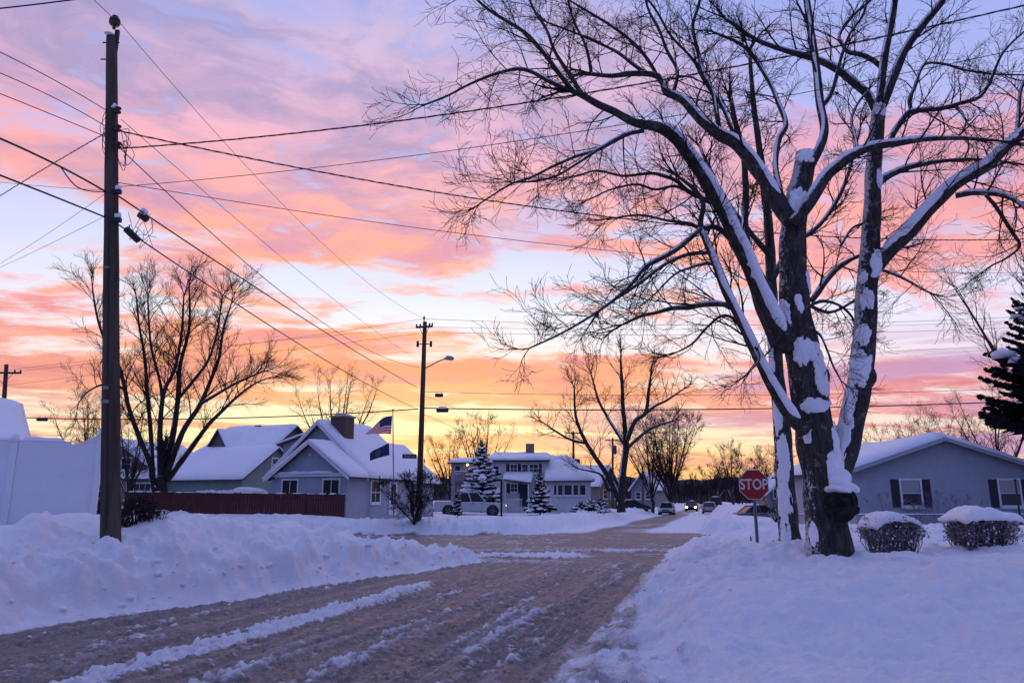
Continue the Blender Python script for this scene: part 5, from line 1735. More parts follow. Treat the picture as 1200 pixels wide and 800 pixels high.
# ---- conifers
NEEDLE = mat('spruce_needles', (.022, .034, .030), .9, .35, 6, spec=.1)
NEEDLE2 = mat('dark_needles', (.016, .022, .022), .9, .35, 6, spec=.1)
def conifer(name, label, px, pyb, Y, zb, height, radius, seed, tiers, snow_k=1.0, needle=NEEDLE, group=None, droop=.35, bare=.06, gap=0.0, cat='spruce'):
    rng = random.Random(seed)
    b = P(px, pyb, Y)
    base = np.array([b[0], b[1], zb])
    root = thing(name, tuple(base), label, cat, 0, group)
    tk = MB()
    tk.tube([(0, 0, -.5), (0, 0, height * .5), (0, 0, height * .97)], [height * .022, height * .014, height * .004], 8)
    tk.build('trunk', BARK_FAR, root)
    nv, nf = [], []
    snow = MB()
    def frond(p, d, L, w):
        """a bough: a spine with short needle-covered side shoots"""
        k = max(5, int(L / .11))
        side = np.cross(d, [0, 0, 1.0])
        side /= np.linalg.norm(side) + 1e-9
        for i in range(k):
            t = (i + rng.random()) / k
            q = p + d * (L * t) + np.array([0, 0, -droop * L * t * t * .5])
            ww = w * (1 - .75 * t) * rng.uniform(.6, 1.2)
            for s in (-1, 1):
                e = q + side * s * ww + d * ww * .6 + np.array([0, 0, -ww * rng.uniform(.1, .55)])
                th = .045 + .05 * rng.random()
                n0 = len(nv)
                m = (q + e) / 2
                nv.extend([q + np.array([0, 0, th]), m + np.array([0, 0, th * 1.2]) + d * .05, e, m - np.array([0, 0, th * 1.6]) - d * .04])
                nf.append((n0, n0 + 1, n0 + 2, n0 + 3))
                n0 = len(nv)
                nv.extend([q - d * .05, m - d * th * 1.6, e, m + d * th * 1.6])
                nf.append((n0, n0 + 1, n0 + 2, n0 + 3))
    for ti in range(tiers):
        f = ti / (tiers - 1)
        z = height * (bare + (1 - bare) * f) * .985
        rr = radius * (1 - f) ** .85 * rng.uniform(.86, 1.12) + .10
        nb = max(4, int(7 + 8 * (1 - f)))
        for k in range(nb):
            if rng.random() < gap:
                continue
            a = 2 * math.pi * (k + rng.random()) / nb
            L = rr * rng.uniform(.72, 1.12)
            d = np.array([math.cos(a), math.sin(a), .12 + .5 * f])
            d /= np.linalg.norm(d)
            p = np.array([0, 0, z + rng.uniform(-.12, .12)])
            frond(p, d, L, max(.14, L * .34))
            if rng.random() < snow_k:
                for t in (.35, .6, .85):
                    if rng.random() < .88:
                        q = p + d * (L * t) + np.array([0, 0, -droop * L * t * t * .5 + .05])
                        s = max(.08, L * rng.uniform(.14, .27))
                        snow.blob(q, (s * rng.uniform(.7, 1.1), s * rng.uniform(.7, 1.1), s * rng.uniform(.32, .55)), rng.randint(0, 9999), .22, 1, flat=-.55)
    np_mesh('foliage', np.array(nv), np.array(nf), needle, root, smooth=False)
    if snow.v:
        snow.build('bough_snow', m_snow(), root)
    return root
conifer('spruce_tree', 'tall snow laden spruce in front of the white two storey house', 564, 594, 68.5, .9, 6.1, 2.35, 201, 17, 1.0)
conifer('spruce_tree', 'short snowy spruce in front of the white house porch', 633, 598, 62, .75, 3.4, 1.15, 202, 11, .7)
conifer('young_tree', 'knee high wrapped sapling dusted with snow beside the white pickup', 536, 598, 54, .75, 1.55, .34, 203, 7, .9, cat='sapling')
conifer('evergreen_tree', 'dark ragged evergreen at the right edge beside the grey house', 1256, 600, 38.6, .7, 13.6, 4.0, 204, 24, .16, NEEDLE2, droop=-.15, bare=.34, gap=.34, cat='evergreen')
G4 = 'snow covered shrubs beside the white house'
for i, (px, Y, h, r, lb) in enumerate(((681, 66, .75, .9, 'low snow covered evergreen shrub under the wide window of the white house'), (692, 64, .85, 1.0, 'rounded snow covered evergreen shrub at the corner of the white house'), (703, 70, 1.0, 1.1, 'taller snow covered evergreen shrub just left of the forked street tree'))):
    conifer('shrub', lb, px, 595, Y, .7, h, r, 210 + i, 5, 1.0, group=G4, cat='shrub')
vase_tree('shrub', 'snow covered leafless shrub behind the second trunk and stop sign', 909, 600, 44, .4, 1.5, 1.1, 14, 216, trunk_h=.02, r0=.035, cat='shrub', every=.25, length=.5, snowy=1.0, lvl=1,
          prm=dict(rmin=.006, up=.12, gnarl=.12, kids={2: 4, 1: 3}, ang=(.35, .8), lmin=.18, lift=.25))

# ---- the far wood on the ridge and along the end of the street
def far_wood():
    rng = random.Random(7)
    lines = []
    for i in range(560):
        a = R(rng.uniform(-38, 38)) if i < 330 else AX + R(rng.uniform(-4.5, 9))
        d = rng.uniform(190, 400)
        x, y = d * math.sin(a), d * math.cos(a)
        if abs(us(x, y)[0]) < 7 and d < 300:
            continue
        z = .5 + 8.0 * max(0, (d - 330) / 90)
        h = rng.uniform(5.5, 9.5)
        lines.append(([(x, y, z), (x + rng.gauss(0, .3), y, z + h * .5), (x + rng.gauss(0, .6), y, z + h)], [.22, .16, .05]))
        for k in range(16):
            t = rng.uniform(.25, .95)
            L = h * rng.uniform(.2, .42) * (1.15 - t * .6)
            b = rng.uniform(0, 6.28)
            p = (x, y, z + h * t)
            e = (x + math.cos(b) * L * .6, y + math.sin(b) * L * .6, z + h * t + L * .8)
            lines.append(([p, ((p[0] + e[0]) / 2 + rng.gauss(0, .1), (p[1] + e[1]) / 2, (p[2] + e[2]) / 2 - .15), e], [.09, .07, .05]))
            for q in range(2):
                g = (e[0] + rng.gauss(0, L * .3), e[1], e[2] + L * rng.uniform(.05, .4))
                m = ((p[0] + e[0]) / 2, (p[1] + e[1]) / 2, (p[2] + e[2]) / 2)
                lines.append(([m, ((m[0] + g[0]) / 2, m[1], (m[2] + g[2]) / 2), g], [.07, .06, .05]))
    tubes_np('far_wood', lines, TWIG)
    tag(bpy.data.objects['far_wood'], 'dark leafless wood closing the far end of the street', 'wood', kind='stuff')
far_wood()
# ------------------------------------------------------------------ utility poles
def insulator(mb, x, y, z, r=.055, h=.16):
    mb.lathe([(r * .35, 0), (r * .9, .01), (r, .04), (r * .6, .06), (r * .95, .08), (r * .9, .11), (r * .45, .13), (r * .4, h)], x, y, z, 10)

PY = 13.5
pole_b = P(131.5, 616, PY)
pole_b[2] = 1.0
pole_t = P(131, 44, PY + .1)
axis_l = pole_t - pole_b
def near_pole():
    root = thing('utility_pole', tuple(pole_b), 'tall dark leaning utility pole nearest the viewer with wires and splice boxes', 'utility pole')
    A = np.array([0, 0, 0.0])
    B = axis_l
    p = MB()
    n = 14
    pts = [A + (B - A) * (i / n) for i in range(-1, n + 1)]
    rng = random.Random(3)
    limb_mesh(p, pts, [.170 - .068 * max(0, i) / n for i in range(-1, n + 1)], 18, rng, .018)
    po = p.build('pole', POLEWOOD, root)
    u = B / np.linalg.norm(B)
    def at(t):
        return B * t
    # ridge pin at the top
    m_ = MB()
    tp = at(1.0)
    m_.box(tp[0] + .065, tp[0] + .14, -.03 + tp[1], .03 + tp[1], tp[2] - .62, tp[2] + .16)
    for zz in (-.12, -.5):
        m_.tube([(tp[0] - .17, tp[1], tp[2] + zz), (tp[0] + .17, tp[1], tp[2] + zz)], .014, 6)
    br = m_.build('pin_bracket', DARK, root)
    m_ = MB()
    q = P(134.5, 25, PY + .1) - pole_b
    m_.lathe([(.03, -.18), (.03, -.10), (.09, -.09), (.11, -.05), (.075, -.02), (.11, .0), (.10, .05), (.05, .08), (.06, .11), (.02, .13)], q[0], q[1], q[2], 14)
    m_.build('insulator', PORCELAIN, br)
    # secondary rack with three spools
    m_ = MB()
    for sy in (-.0,):
        a = P(136.5, 128, PY) - pole_b
        b = P(137, 178, PY) - pole_b
        m_.tube([(a[0], -.06, a[2]), (b[0], -.06, b[2])], .022, 6)
    for py in (131, 152, 172):
        c = P(140, py, PY) - pole_b
        m_.box(c[0] - .12, c[0] + .03, -.075, -.045, c[2] - .012, c[2] + .012)
        m_.tube([(c[0], -.06, c[2] - .085), (c[0], -.06, c[2] + .085)], .011, 6)
    rk = m_.build('spool_rack', DARK, root)
    for py in (131, 152, 172):
        c = P(140, py, PY) - pole_b
        m_ = MB()
        m_.lathe([(.035, -.06), (.062, -.055), (.062, -.025), (.036, -.012), (.036, .012), (.062, .025), (.062, .055), (.035, .06)], c[0], -.06, c[2], 12)
        m_.build('insulator', PORCELAIN, rk)
    # jumpers and drip loops
    m_ = MB()
    rr = random.Random(8)
    for k in range(8):
        x0, y0 = 140 + rr.uniform(-2, 5), rr.choice([134, 152, 170])
        pl = [P(x0, y0, PY - .08), P(x0 + rr.uniform(2, 9), y0 + rr.uniform(-8, 8), PY - .15), P(x0 + rr.uniform(4, 13), y0 + rr.uniform(10, 24), PY - .18), P(x0 + rr.uniform(0, 8), y0 + rr.uniform(20, 30), PY - .12), P(x0 + rr.uniform(-2, 2), y0 + rr.uniform(4, 26), PY - .05)]
        pts, rad = smooth_line([p_ - pole_b for p_ in pl], [.006] * 5, 6)
        m_.tube(pts, .006, 5)
    for k in range(4):
        x0 = 125
        pl = [P(x0, 128 + k * 8, PY - .05), P(x0 - rr.uniform(3, 9), 140 + k * 8, PY - .1), P(x0 - rr.uniform(2, 8), 158 + k * 6, PY - .1), P(x0 + 1, 168 + k * 6, PY - .05)]
        pts, rad = smooth_line([p_ - pole_b for p_ in pl], [.006] * 4, 6)
        m_.tube(pts, .006, 5)
    m_.build('jumper_wire', CABLE, root)
    # telephone clamps with little caps of snow
    for py in (224, 257):
        c = P(138.5, py, PY - .1) - pole_b
        m_ = MB(); m_.box(c[0] - .12, c[0] + .06, c[1] - .05, c[1] + .03, c[2] - .06, c[2] + .02); cl = m_.build('cable_clamp', DARK, root)
        m_ = MB(); m_.blob((c[0], c[1] - .01, c[2] + .04), (.06, .05, .09), py, .2, 2, flat=-.2); m_.build('clamp_snow', m_snow(), cl)
    m_ = MB()
    c = P(134, 133, PY) - pole_b; m_.blob((c[0] + .04, -.08, c[2] + .10), (.06, .05, .07), 2, .2, 2, flat=-.3)
    m_.blob((axis_l[0], 0, axis_l[2] + .01), (.09, .09, .025), 6, .1, 2, flat=-.2)
    m_.build('rack_snow', m_snow(), root)
    m_ = MB()
    gpts = [B * t + np.array([.02 + .004 * math.sin(t * 90), -(.170 - .068 * t) - .008, 0]) for t in np.linspace(.02, .62, 40)]
    m_.tube(gpts, .009, 5)
    m_.build('ground_wire', DARK, root)
    m_ = MB()
    for t, w_, h_ in ((.245, .05, .03), (.27, .05, .03), (.50, .04, .02)):
        q = B * t
        m_.box(q[0] - w_, q[0] + w_, q[1] - (.2 - .085 * t) - .015, q[1] - (.2 - .085 * t) + .01, q[2] - h_, q[2] + h_)
    m_.build('tag_plate', GALV, root)
near_pole()

P2Y = 39.8
def crossarm_pole(name, label, px, pyb, pyt, Y, zb, pxt=None, arm=1.2, arm_py=None, rad=.15, detail=True, group=None, rot=0.0):
    b = P(px, pyb, Y)
    t = P(pxt if pxt is not None else px, pyt, Y)
    base = np.array([b[0], Y, zb])
    root = thing(name, tuple(base), label, 'utility pole', 0, group)
    top = t - base
    rng = random.Random(int(px))
    p = MB()
    limb_mesh(p, [(0, 0, -.8)] + [tuple(top * (i / 8)) for i in range(9)], [rad] + [rad * (1 - .35 * i / 8) for i in range(9)], 12, rng, .02)
    p.build('pole', POLEWOOD, root)
    if arm:
        za = P(px, arm_py, Y)[2] - zb
        cx = top[0] * za / top[2]
        m_ = MB()
        c, s = math.cos(rot), math.sin(rot)
        def arm_pt(d, dy, z):
            return (cx + d * c, d * s + dy, za + z)
        m_.tube([arm_pt(-arm, -.19, .02 if detail else 0), arm_pt(arm, -.19, 0)], .062, 4)
        for sg in (-1, 1):
            m_.tube([arm_pt(sg * arm * .55, -.19, -.03), (cx, -.15, za - .62)], .016, 5)
        am = m_.build('crossarm', POLEWOOD, root)
        for d in (-arm * .95, -arm * .5, arm * .62, arm * .95):
            m_ = MB()
            q = arm_pt(d, -.19, .05)
            insulator(m_, *q)
            m_.build('insulator', PORCELAIN, am)
    return root, top

root2, top2 = crossarm_pole('utility_pole', 'utility pole with a street light, crossarm and green name sign near the blue grey house', 490.5, 604, 377, P2Y, .45, 498, .50, 384, .17, rot=R(-20))
def on2(px, py, dY=0):
    return P(px, py, P2Y + dY) - np.array(root2.location)
# ridge pin, lower brackets, lamp arm, street light
m_ = MB(); q = on2(497, 374); m_.tube([(q[0], q[1], q[2] - .25), (q[0], q[1], q[2])], .03, 6); insulator(m_, q[0], q[1], q[2], .07, .2); m_.build('ridge_insulator', PORCELAIN, root2)
for px in (489.5, 505):
    m_ = MB()
    q = on2(px, 403, -.2)
    c = on2(496, 403, -.1)
    m_.tube([tuple(c), tuple(q)], .03, 6)
    m_.tube([(q[0], q[1], q[2] - .16), (q[0], q[1], q[2] + .16)], .07, 8)
    m_.build('cutout', PORCELAIN, root2)
m_ = MB()
pts, rad_ = smooth_line([on2(496, 432), on2(503, 429, -.2), on2(512, 424, -.4), on2(521, 420.5, -.6)], [.035] * 4, 5)
m_.tube(pts, .035, 8)
la = m_.build('lamp_arm', GALV, root2)
m_ = MB()
a, b = on2(520, 420.5, -.6), on2(532, 419.5, -.9)
d = b - a
vs = []
for t, w_, up_, dn in ((0, .05, .04, .04), (.2, .09, .08, .05), (.55, .17, .10, .09), (.85, .15, .08, .12), (1.0, .06, .03, .06)):
    c = a + d * t
    for k in range(10):
        th = 2 * math.pi * k / 10
        z = math.sin(th)
        vs.append((c[0], c[1] + w_ * math.cos(th), c[2] + (up_ if z > 0 else dn) * z))
fs = []
for i in range(4):
    for k in range(10):
        k2 = (k + 1) % 10
        fs.append((i * 10 + k, i * 10 + k2, (i + 1) * 10 + k2, (i + 1) * 10 + k))
fs.append(tuple(range(10))); fs.append(tuple(40 + k for k in range(10)))
m_.add(vs, fs, 0, True)
m_.build('street_lamp', mat('lamp_grey', (.30, .31, .34), .5, .05), la)
m_ = MB()
c = a + d * .5
m_.blob((c[0], c[1], c[2] + .10), (.20, .12, .06), 4, .1, 2, flat=-.2); m_.build('lamp_snow', m_snow(), la)

FONT = None
def lettering(name, text, size, depth, material, parent, loc, rot, squeeze=1.0):
    cu = bpy.data.curves.new(name, 'FONT')
    cu.body = text
    cu.size = size
    cu.align_x = 'CENTER'
    cu.align_y = 'CENTER'
    cu.extrude = depth
    cu.offset = size * .018
    cu.resolution_u = 4
    o = bpy.data.objects.new(name + '_source', cu)
    COL.objects.link(o)
    dg = bpy.context.evaluated_depsgraph_get()
    me = bpy.data.meshes.new_from_object(o.evaluated_get(dg))
    bpy.data.objects.remove(o)
    me.materials.clear()
    me.materials.append(material)
    r = bpy.data.objects.new(name, me)
    COL.objects.link(r)
    r.parent = parent
    r.location = tuple(float(c) for c in loc)
    r.rotation_euler = rot
    r.scale = (squeeze, 1, 1)
    return r

SIGNGREEN = mat('sign_green', (.010, .065, .055), .45, .08, 6)
SIGNWHITE = mat('sign_white', (.62, .62, .62), .4, .05, 6)
q0, q1 = on2(471.5, 531.8, -.12), on2(488.0, 537.0, -.12)
m_ = MB()
m_.box(q0[0], q1[0], q0[1] - .006, q0[1] + .006, q1[2], q0[2])
sg = m_.build('street_name_sign', SIGNGREEN, root2)
tw = abs(q1[0] - q0[0])
lettering('sign_lettering', 'SUNSET RD', .145, .002, mat('sign_letter', (.28, .36, .36), .5, .05), sg, ((q0[0] + q1[0]) / 2, q0[1] - .009, (q0[2] + q1[2]) / 2), (R(90), 0, 0), .72)
m_ = MB(); m_.tube([(q1[0] - .03, q1[1], (q0[2] + q1[2]) / 2), (q1[0] + .22, q1[1] + .1, (q0[2] + q1[2]) / 2)], .02, 6); m_.build('sign_bracket', GALV, sg)
m_ = MB()
q0 = on2(498, 538, -.1)
m_.box(q0[0] - .006, q0[0] + .006, q0[1] - .5, q0[1] + .02, q0[2] - .2, q0[2])
m_.build('street_name_sign', SIGNGREEN, root2)

crossarm_pole('utility_pole', 'far utility pole with a crossarm rising behind the white house', 672, 597, 505, 80, .7, None, 1.0, 507.5, .16, rot=R(10))
r4, t4 = crossarm_pole('utility_pole', 'farthest utility pole with a transformer can beside the forked street tree', 718, 600, 513, 96, .6, None, 1.0, 516, .17, rot=R(15))
m_ = MB()
q = P(720.5, 527, 96) - np.array(r4.location)
m_.lathe([(.10, -.55), (.24, -.5), (.24, .45), (.26, .5), (.1, .58)], q[0], q[1] - .05, q[2], 12); m_.build('transformer', mat('transformer_grey', (.10, .10, .12), .5), r4)
crossarm_pole('utility_pole', 'plain far utility pole right of the forked street tree', 753.5, 597, 545, 118, .6, None, 0, None, .16)
r5, t5 = crossarm_pole('utility_pole', 'utility pole with a crossarm behind the white fence at the left edge', -2, 590, 427, 44, 1.0, 7.5, 1.05, 437.5, .17, rot=0)

# ------------------------------------------------------------------ wires
def wire(name, label, a, m, b, r=.011, group=None, t1=1.0, t0=0.0, cat='wire', twist=0.0, n=40):
    """a hanging span through two fixed points (px, py, depth), sagging so that it passes the pixel m on the way"""
    r = r * .78
    A, B = P(*a), P(*b)
    h = B - A
    d = ray(m[0], m[1])
    # where the vertical plane of the span meets the sight line through m
    den = d[0] * h[1] - d[1] * h[0]
    k = (A[0] * h[1] - A[1] * h[0]) / den
    M = np.array([0, 0, EYE]) + d * k
    hl = h[0] ** 2 + h[1] ** 2
    tm = ((M[0] - A[0]) * h[0] + (M[1] - A[1]) * h[1]) / hl
    sag = (M[2] - (A[2] + h[2] * tm)) / (tm * (1 - tm) + 1e-9)
    pts = []
    for t in np.linspace(t0, t1, n):
        pts.append((A[0] + h[0] * t, A[1] + h[1] * t, A[2] + h[2] * t + sag * t * (1 - t)))
    mb = MB()
    base = np.array(pts[0])
    pts = np.array(pts) - base
    if twist:
        L = np.concatenate([[0], np.cumsum(np.linalg.norm(np.diff(pts, axis=0), axis=1))])
        fine = np.linspace(0, L[-1], int(L[-1] / .13) + 2)
        fp = np.stack([np.interp(fine, L, pts[:, c]) for c in range(3)], 1)
        sd = np.cross(h / np.linalg.norm(h), [0, 0, 1.0])
        for ph in (0, 2.09, 4.19):
            off = np.stack([math.cos(0) * np.cos(fine * 5 + ph)], 1) * sd * twist + np.stack([np.zeros_like(fine), np.zeros_like(fine), np.sin(fine * 5 + ph) * twist], 1)
            mb.tube(fp + off, r * .75, 4)
    else:
        mb.tube(pts, r, 6)
    o = mb.build(name, CABLE, None, tuple(base))
    return tag(o, label, cat, group)

GW = 'overhead wires and cables'
wire('power_wire', 'thin bare wire from the nearest pole top down to the street light pole top', (137, 23, PY), (300, 207), (497, 373, P2Y), .008, GW)
wire('power_wire', 'thin bare wire running up out of frame from the nearest pole top', (133, 22, PY), (121, 10.5), (84, -24, PY - 4.5), .008, GW)
wire('power_wire', 'upper thin service wire from the nearest pole rack down to the street light pole', (142, 140, PY), (295, 272), (494, 425, P2Y), .008, GW)
wire('power_wire', 'heavier dark service wire from the nearest pole lowest spool to the street light pole', (142, 175, PY), (300, 318), (491, 430, P2Y), .013, GW)
wire('phone_cable', 'upper thick phone cable from the snowy clamp of the nearest pole', (139, 230, PY), (300, 337), (489, 454, P2Y), .020, GW, cat='cable')
wire('phone_cable', 'lower thick phone cable hanging under the splice box of the nearest pole', (138.5, 263, PY), (300, 371), (485, 477, P2Y), .018, GW, cat='cable')
wire('service_cable', 'twisted cable sweeping from the nearest pole up to the top right corner', (142, 174, PY), (480, 140), (1320, -22, 10.0), .012, GW, cat='cable', twist=.010)
wire('service_cable', 'twisted cable sweeping from the nearest pole across behind the maple limbs', (142, 154, PY), (600, 239), (1330, 272, 22.0), .012, GW, cat='cable', twist=.012)
wire('phone_wire', 'thin wire from the nearest pole rising gently to the right below the twisted cable', (138, 219, PY), (480, 183), (1320, 30, 10.5), .008, GW)
wire('phone_wire', 'thin wire from the nearest pole dropping gently to the right across the sunset', (138, 214, PY), (600, 281), (1330, 315, 24.0), .009, GW)
wire('power_wire', 'topmost of the three wires leaving the left side of the nearest pole', (125.5, 130, PY), (60, 92), (-60, 33, 9.5), .010, GW)
wire('power_wire', 'middle one of the three wires leaving the left side of the nearest pole', (125.5, 149, PY), (60, 113), (-60, 62, 9.5), .010, GW)
wire('power_wire', 'lowest of the three wires leaving the left side of the nearest pole', (125.5, 161, PY), (60, 134), (-60, 86, 9.5), .010, GW)
wire('service_cable', 'twisted cable running down to the left from the rack of the nearest pole', (125.5, 155, PY), (60, 193), (-50, 262, 20), .010, GW, cat='cable', twist=.009)
wire('phone_cable', 'thick cable with a loop that enters the nearest pole from the upper left', (124.5, 225, PY), (60, 190), (-60, 138, 9.5), .022, GW, cat='cable')
wire('phone_cable', 'thick cable entering the nearest pole from the left just above the splice box', (124.5, 255, PY), (60, 229), (-60, 182, 9.5), .020, GW, cat='cable')
wire('phone_wire', 'faint level wire entering the nearest pole from the left', (124.5, 223, PY), (60, 219), (-60, 206, 15), .006, GW)
wire('phone_wire', 'upper of the two thin drop wires slanting down to the left edge', (124.5, 226, PY), (60, 271), (-40, 330, 24), .006, GW)
wire('phone_wire', 'lower of the two thin drop wires slanting down to the left edge', (137, 246, PY), (60, 285), (-40, 330, 26), .006, GW)
wire('service_cable', 'cable crossing the extreme top left corner of the sky', (-60, 16, 7), (45, 5), (180, -14, 7.5), .010, GW, cat='cable')
m_ = MB()
pts, rad_ = smooth_line([P(72, 197, 11.6), P(82, 211, 12.0), P(92, 220, 12.4), P(106, 224, 12.9), P(124.5, 225, PY)], [.012] * 5, 6)
b0_ = pts[0].copy()
m_.tube(pts - b0_, .011, 6)
tag(m_.build('cable_loop', CABLE, None, tuple(b0_)), 'slack cable loop hanging left of the nearest pole', 'cable', GW)
# splice boxes hung on the two phone cables of the near pole
def splice(name, label, px, py, Y, L, r, ang, m, snow=0.0, tilt=(1, 0, 0), boxy=False):
    c = P(px, py, Y)
    root = thing(name, tuple(c), label, 'splice box')
    dv = np.array([math.cos(ang), tilt[1], -math.sin(ang)])
    dv /= np.linalg.norm(dv)
    mb = MB()
    e = dv * L / 2
    mb.tube([-e * 1.06, -e, -e * .92, e * .92, e, e * 1.06], [r * .5, r * .85, r, r, r * .85, r * .5], 6 if boxy else 10)
    mb.build('case', m, root)
    mb = MB()
    for s in (-.55, .55):
        mb.tube([e * s + np.array([0, 0, r * .9]), e * s + np.array([0, 0, r * 1.9])], .012, 5)
    mb.build('hanger', DARK, root)
    if snow:
        mb = MB()
        mb.blob((0, 0, r * .7), (L * .46, r * .95, r * snow), int(px), .12, 2, flat=-.3)
        mb.build('box_snow', m_snow(), root)
    return root
BOXM = mat('splice_black', (.035, .034, .04), .5, .15, 9)
splice('splice_box', 'dark ribbed splice box on the lower cable just right of the nearest pole', 155, 275, 14.0, .36, .075, R(42), BOXM, 0, boxy=True)
splice('splice_box', 'snow capped splice box on the upper cable just right of the nearest pole', 168, 254, 14.4, .20, .085, R(35), BOXM, 1.5, boxy=True)
splice('splice_box', 'small dark splice case on the thin cable right of the street light pole', 514.5, 463, P2Y, .42, .10, 0, BOXM, 0)
splice('splice_box', 'long snow topped splice case on the thick cable right of the street light pole', 518.5, 480.5, P2Y, .62, .12, 0, BOXM, 1.0)
splice('splice_box', 'splice case on the thick cable above the white fence, nearer the left edge', 21, 489.8, 40.5, .55, .10, 0, BOXM, 0)
splice('splice_box', 'splice case on the thick cable above the white fence, nearer the tall pole', 49.5, 491.2, 40.0, .55, .10, 0, BOXM, 0)
m_ = MB()
rr = random.Random(5)
b0_ = P(160, 262, 14.1)
for k in range(6):
    pl = [P(150 + rr.uniform(0, 30), 244 + rr.uniform(0, 22), 14.1), P(152 + rr.uniform(0, 30), 262 + rr.uniform(0, 20), 14.0), P(158 + rr.uniform(0, 26), 270 + rr.uniform(0, 22), 14.0), P(150 + rr.uniform(0, 34), 252 + rr.uniform(0, 30), 14.1)]
    pts, rad_ = smooth_line(pl, [.005] * 4, 7)
    m_.tube(pts - b0_, .0055, 5)
tag(m_.build('drop_wire', CABLE, None, tuple(b0_)), 'tangle of thin drop wires looping between the two splice boxes of the nearest pole', 'wire', GW)
# spans along the cross street
wire('power_wire', 'highest far wire running right from the ridge pin of the street light pole', (497, 373.5, P2Y), (750, 380.5), (1330, 362, P2Y + 2), .013, GW)
wire('power_wire', 'second far wire running right from the crossarm of the street light pole', (507, 383, P2Y), (750, 386), (1330, 368, P2Y + 2), .011, GW)
wire('power_wire', 'third far wire running right just below the crossarm of the street light pole', (506, 389, P2Y), (750, 392.5), (1330, 377, P2Y + 2), .013, GW)
wire('fibre_cable', 'thin far cable with a small splice case running right from the street light pole', (498, 459, P2Y), (750, 463), (1330, 448, P2Y + 2), .017, GW, cat='cable')
wire('phone_cable', 'thick far cable running right from the street light pole past the snowy splice case', (494, 478, P2Y), (750, 480), (1330, 463, P2Y + 2), .044, GW, cat='cable')
wire('phone_cable', 'thick far cable running left from the street light pole behind the nearest pole', (490, 479, P2Y), (260, 490), (-4, 488, 44), .040, GW, cat='cable')
wire('power_wire', 'upper far wire from the left edge pole to the street light pole ridge pin', (28, 434, 43.7), (410, 386.5), (497, 373.5, P2Y), .012, GW)
wire('power_wire', 'middle far wire from the left edge pole to the crossarm of the street light pole', (6, 434, 43.7), (410, 391), (487, 384, P2Y), .011, GW)
wire('power_wire', 'lower far wire from the left edge pole to the cutouts of the street light pole', (5, 452, 43.8), (410, 401), (489, 391, P2Y), .011, GW)
wire('service_cable', 'service cable dropping from the street light pole towards the white house', (493, 484, P2Y), (530, 500), (596, 541, 72.5), .016, GW, cat='cable')
wire('phone_wire', 'faint wire dropping from the street light pole to the far pole by the white house', (495, 462, P2Y), (590, 501), (672, 531, 80), .012, GW)
wire('phone_wire', 'faint far wire above the forked street tree running off to the right', (672, 508, 80), (900, 431), (1330, 415, 50), .014, GW)

# ------------------------------------------------------------------ flagpole and flags
FY = 40.6
def flagpole():
    b = P(462, 604, FY)
    base = np.array([b[0], FY, .5])
    root = thing('flagpole', tuple(base), 'slim flagpole between the blue grey house and the street light pole', 'flagpole')
    t = P(460.5, 481, FY) - base
    m_ = MB()
    m_.tube([(0, 0, -.5), tuple(t * .5), tuple(t)], [.035, .03, .022], 8)
    m_.build('pole', mat('flagpole_white', (.34, .35, .38), .4, .05), root)
    m_ = MB(); m_.blob(tuple(t + np.array([0, 0, .05])), (.05, .05, .05), 1, 0, 2); m_.build('finial', GALV, root)
    m_ = MB(); m_.tube([tuple(t + np.array([-.04, 0, 0])), (-.05, 0, .6)], .005, 4); m_.build('halyard', CABLE, root)
flagpole()

def flag(name, label, hoist_top, hoist_bot, top_line, bot_line, painter, mats, nu=26, nv=26):
    """cloth between a top edge and a bottom edge (pixel polylines from hoist to fly), rippling in depth"""
    def along(pl, t):
        pl = np.array(pl, float)
        s = np.concatenate([[0], np.cumsum(np.linalg.norm(np.diff(pl, axis=0), axis=1))])
        return np.array([np.interp(t * s[-1], s, pl[:, 0]), np.interp(t * s[-1], s, pl[:, 1])])
    base = P(hoist_top[0], hoist_top[1], FY)
    V = np.zeros((nu + 1, nv + 1, 3))
    for i in range(nu + 1):
        a, b = along(top_line, i / nu), along(bot_line, i / nu)
        for j in range(nv + 1):
            q = a + (b - a) * (j / nv)
            dep = FY - .06 + .16 * math.sin(i / nu * 7.5 + j / nv * 1.5) * (i / nu) ** .7 + .35 * (i / nu)
            V[i, j] = P(q[0], q[1], dep) - base
    mb = MB()
    idx = lambda i, j: i * (nv + 1) + j
    vs = V.reshape(-1, 3)
    b0 = len(mb.v)
    mb.v.extend([tuple(p) for p in vs])
    for i in range(nu):
        for j in range(nv):
            mb.f.append([idx(i, j), idx(i + 1, j), idx(i + 1, j + 1), idx(i, j + 1)])
            mb.mi.append(painter((i + .5) / nu, (j + .5) / nv))
            mb.sm.append(True)
    o = tag(mb.build(name, mats, None, tuple(base)), label, 'flag')
    return o, V
def cloth(name, col):
    """thin cloth: some of the light behind it comes through"""
    m = mat(name, col, .85, .08, 9)
    t = m.node_tree
    N = NT(t)
    b = t.nodes['Principled BSDF']
    tr = N.n('ShaderNodeBsdfTranslucent')
    tr.inputs[0].default_value = tuple(col) + (1,)
    mx = N.n('ShaderNodeMixShader')
    mx.inputs[0].default_value = .5
    t.links.new(b.outputs[0], mx.inputs[1])
    t.links.new(tr.outputs[0], mx.inputs[2])
    t.links.new(mx.outputs[0], t.nodes['Material Output'].inputs[0])
    return m
FRED = cloth('flag_red', (.42, .02, .05))
FWHITE = cloth('flag_white', (.74, .70, .74))
FBLUE = cloth('flag_blue', (.030, .034, .14))
def usp(u, v):
    if u < .42 and v < 7 / 13:
        return 2
    return 0 if int(v * 13) % 2 == 0 else 1
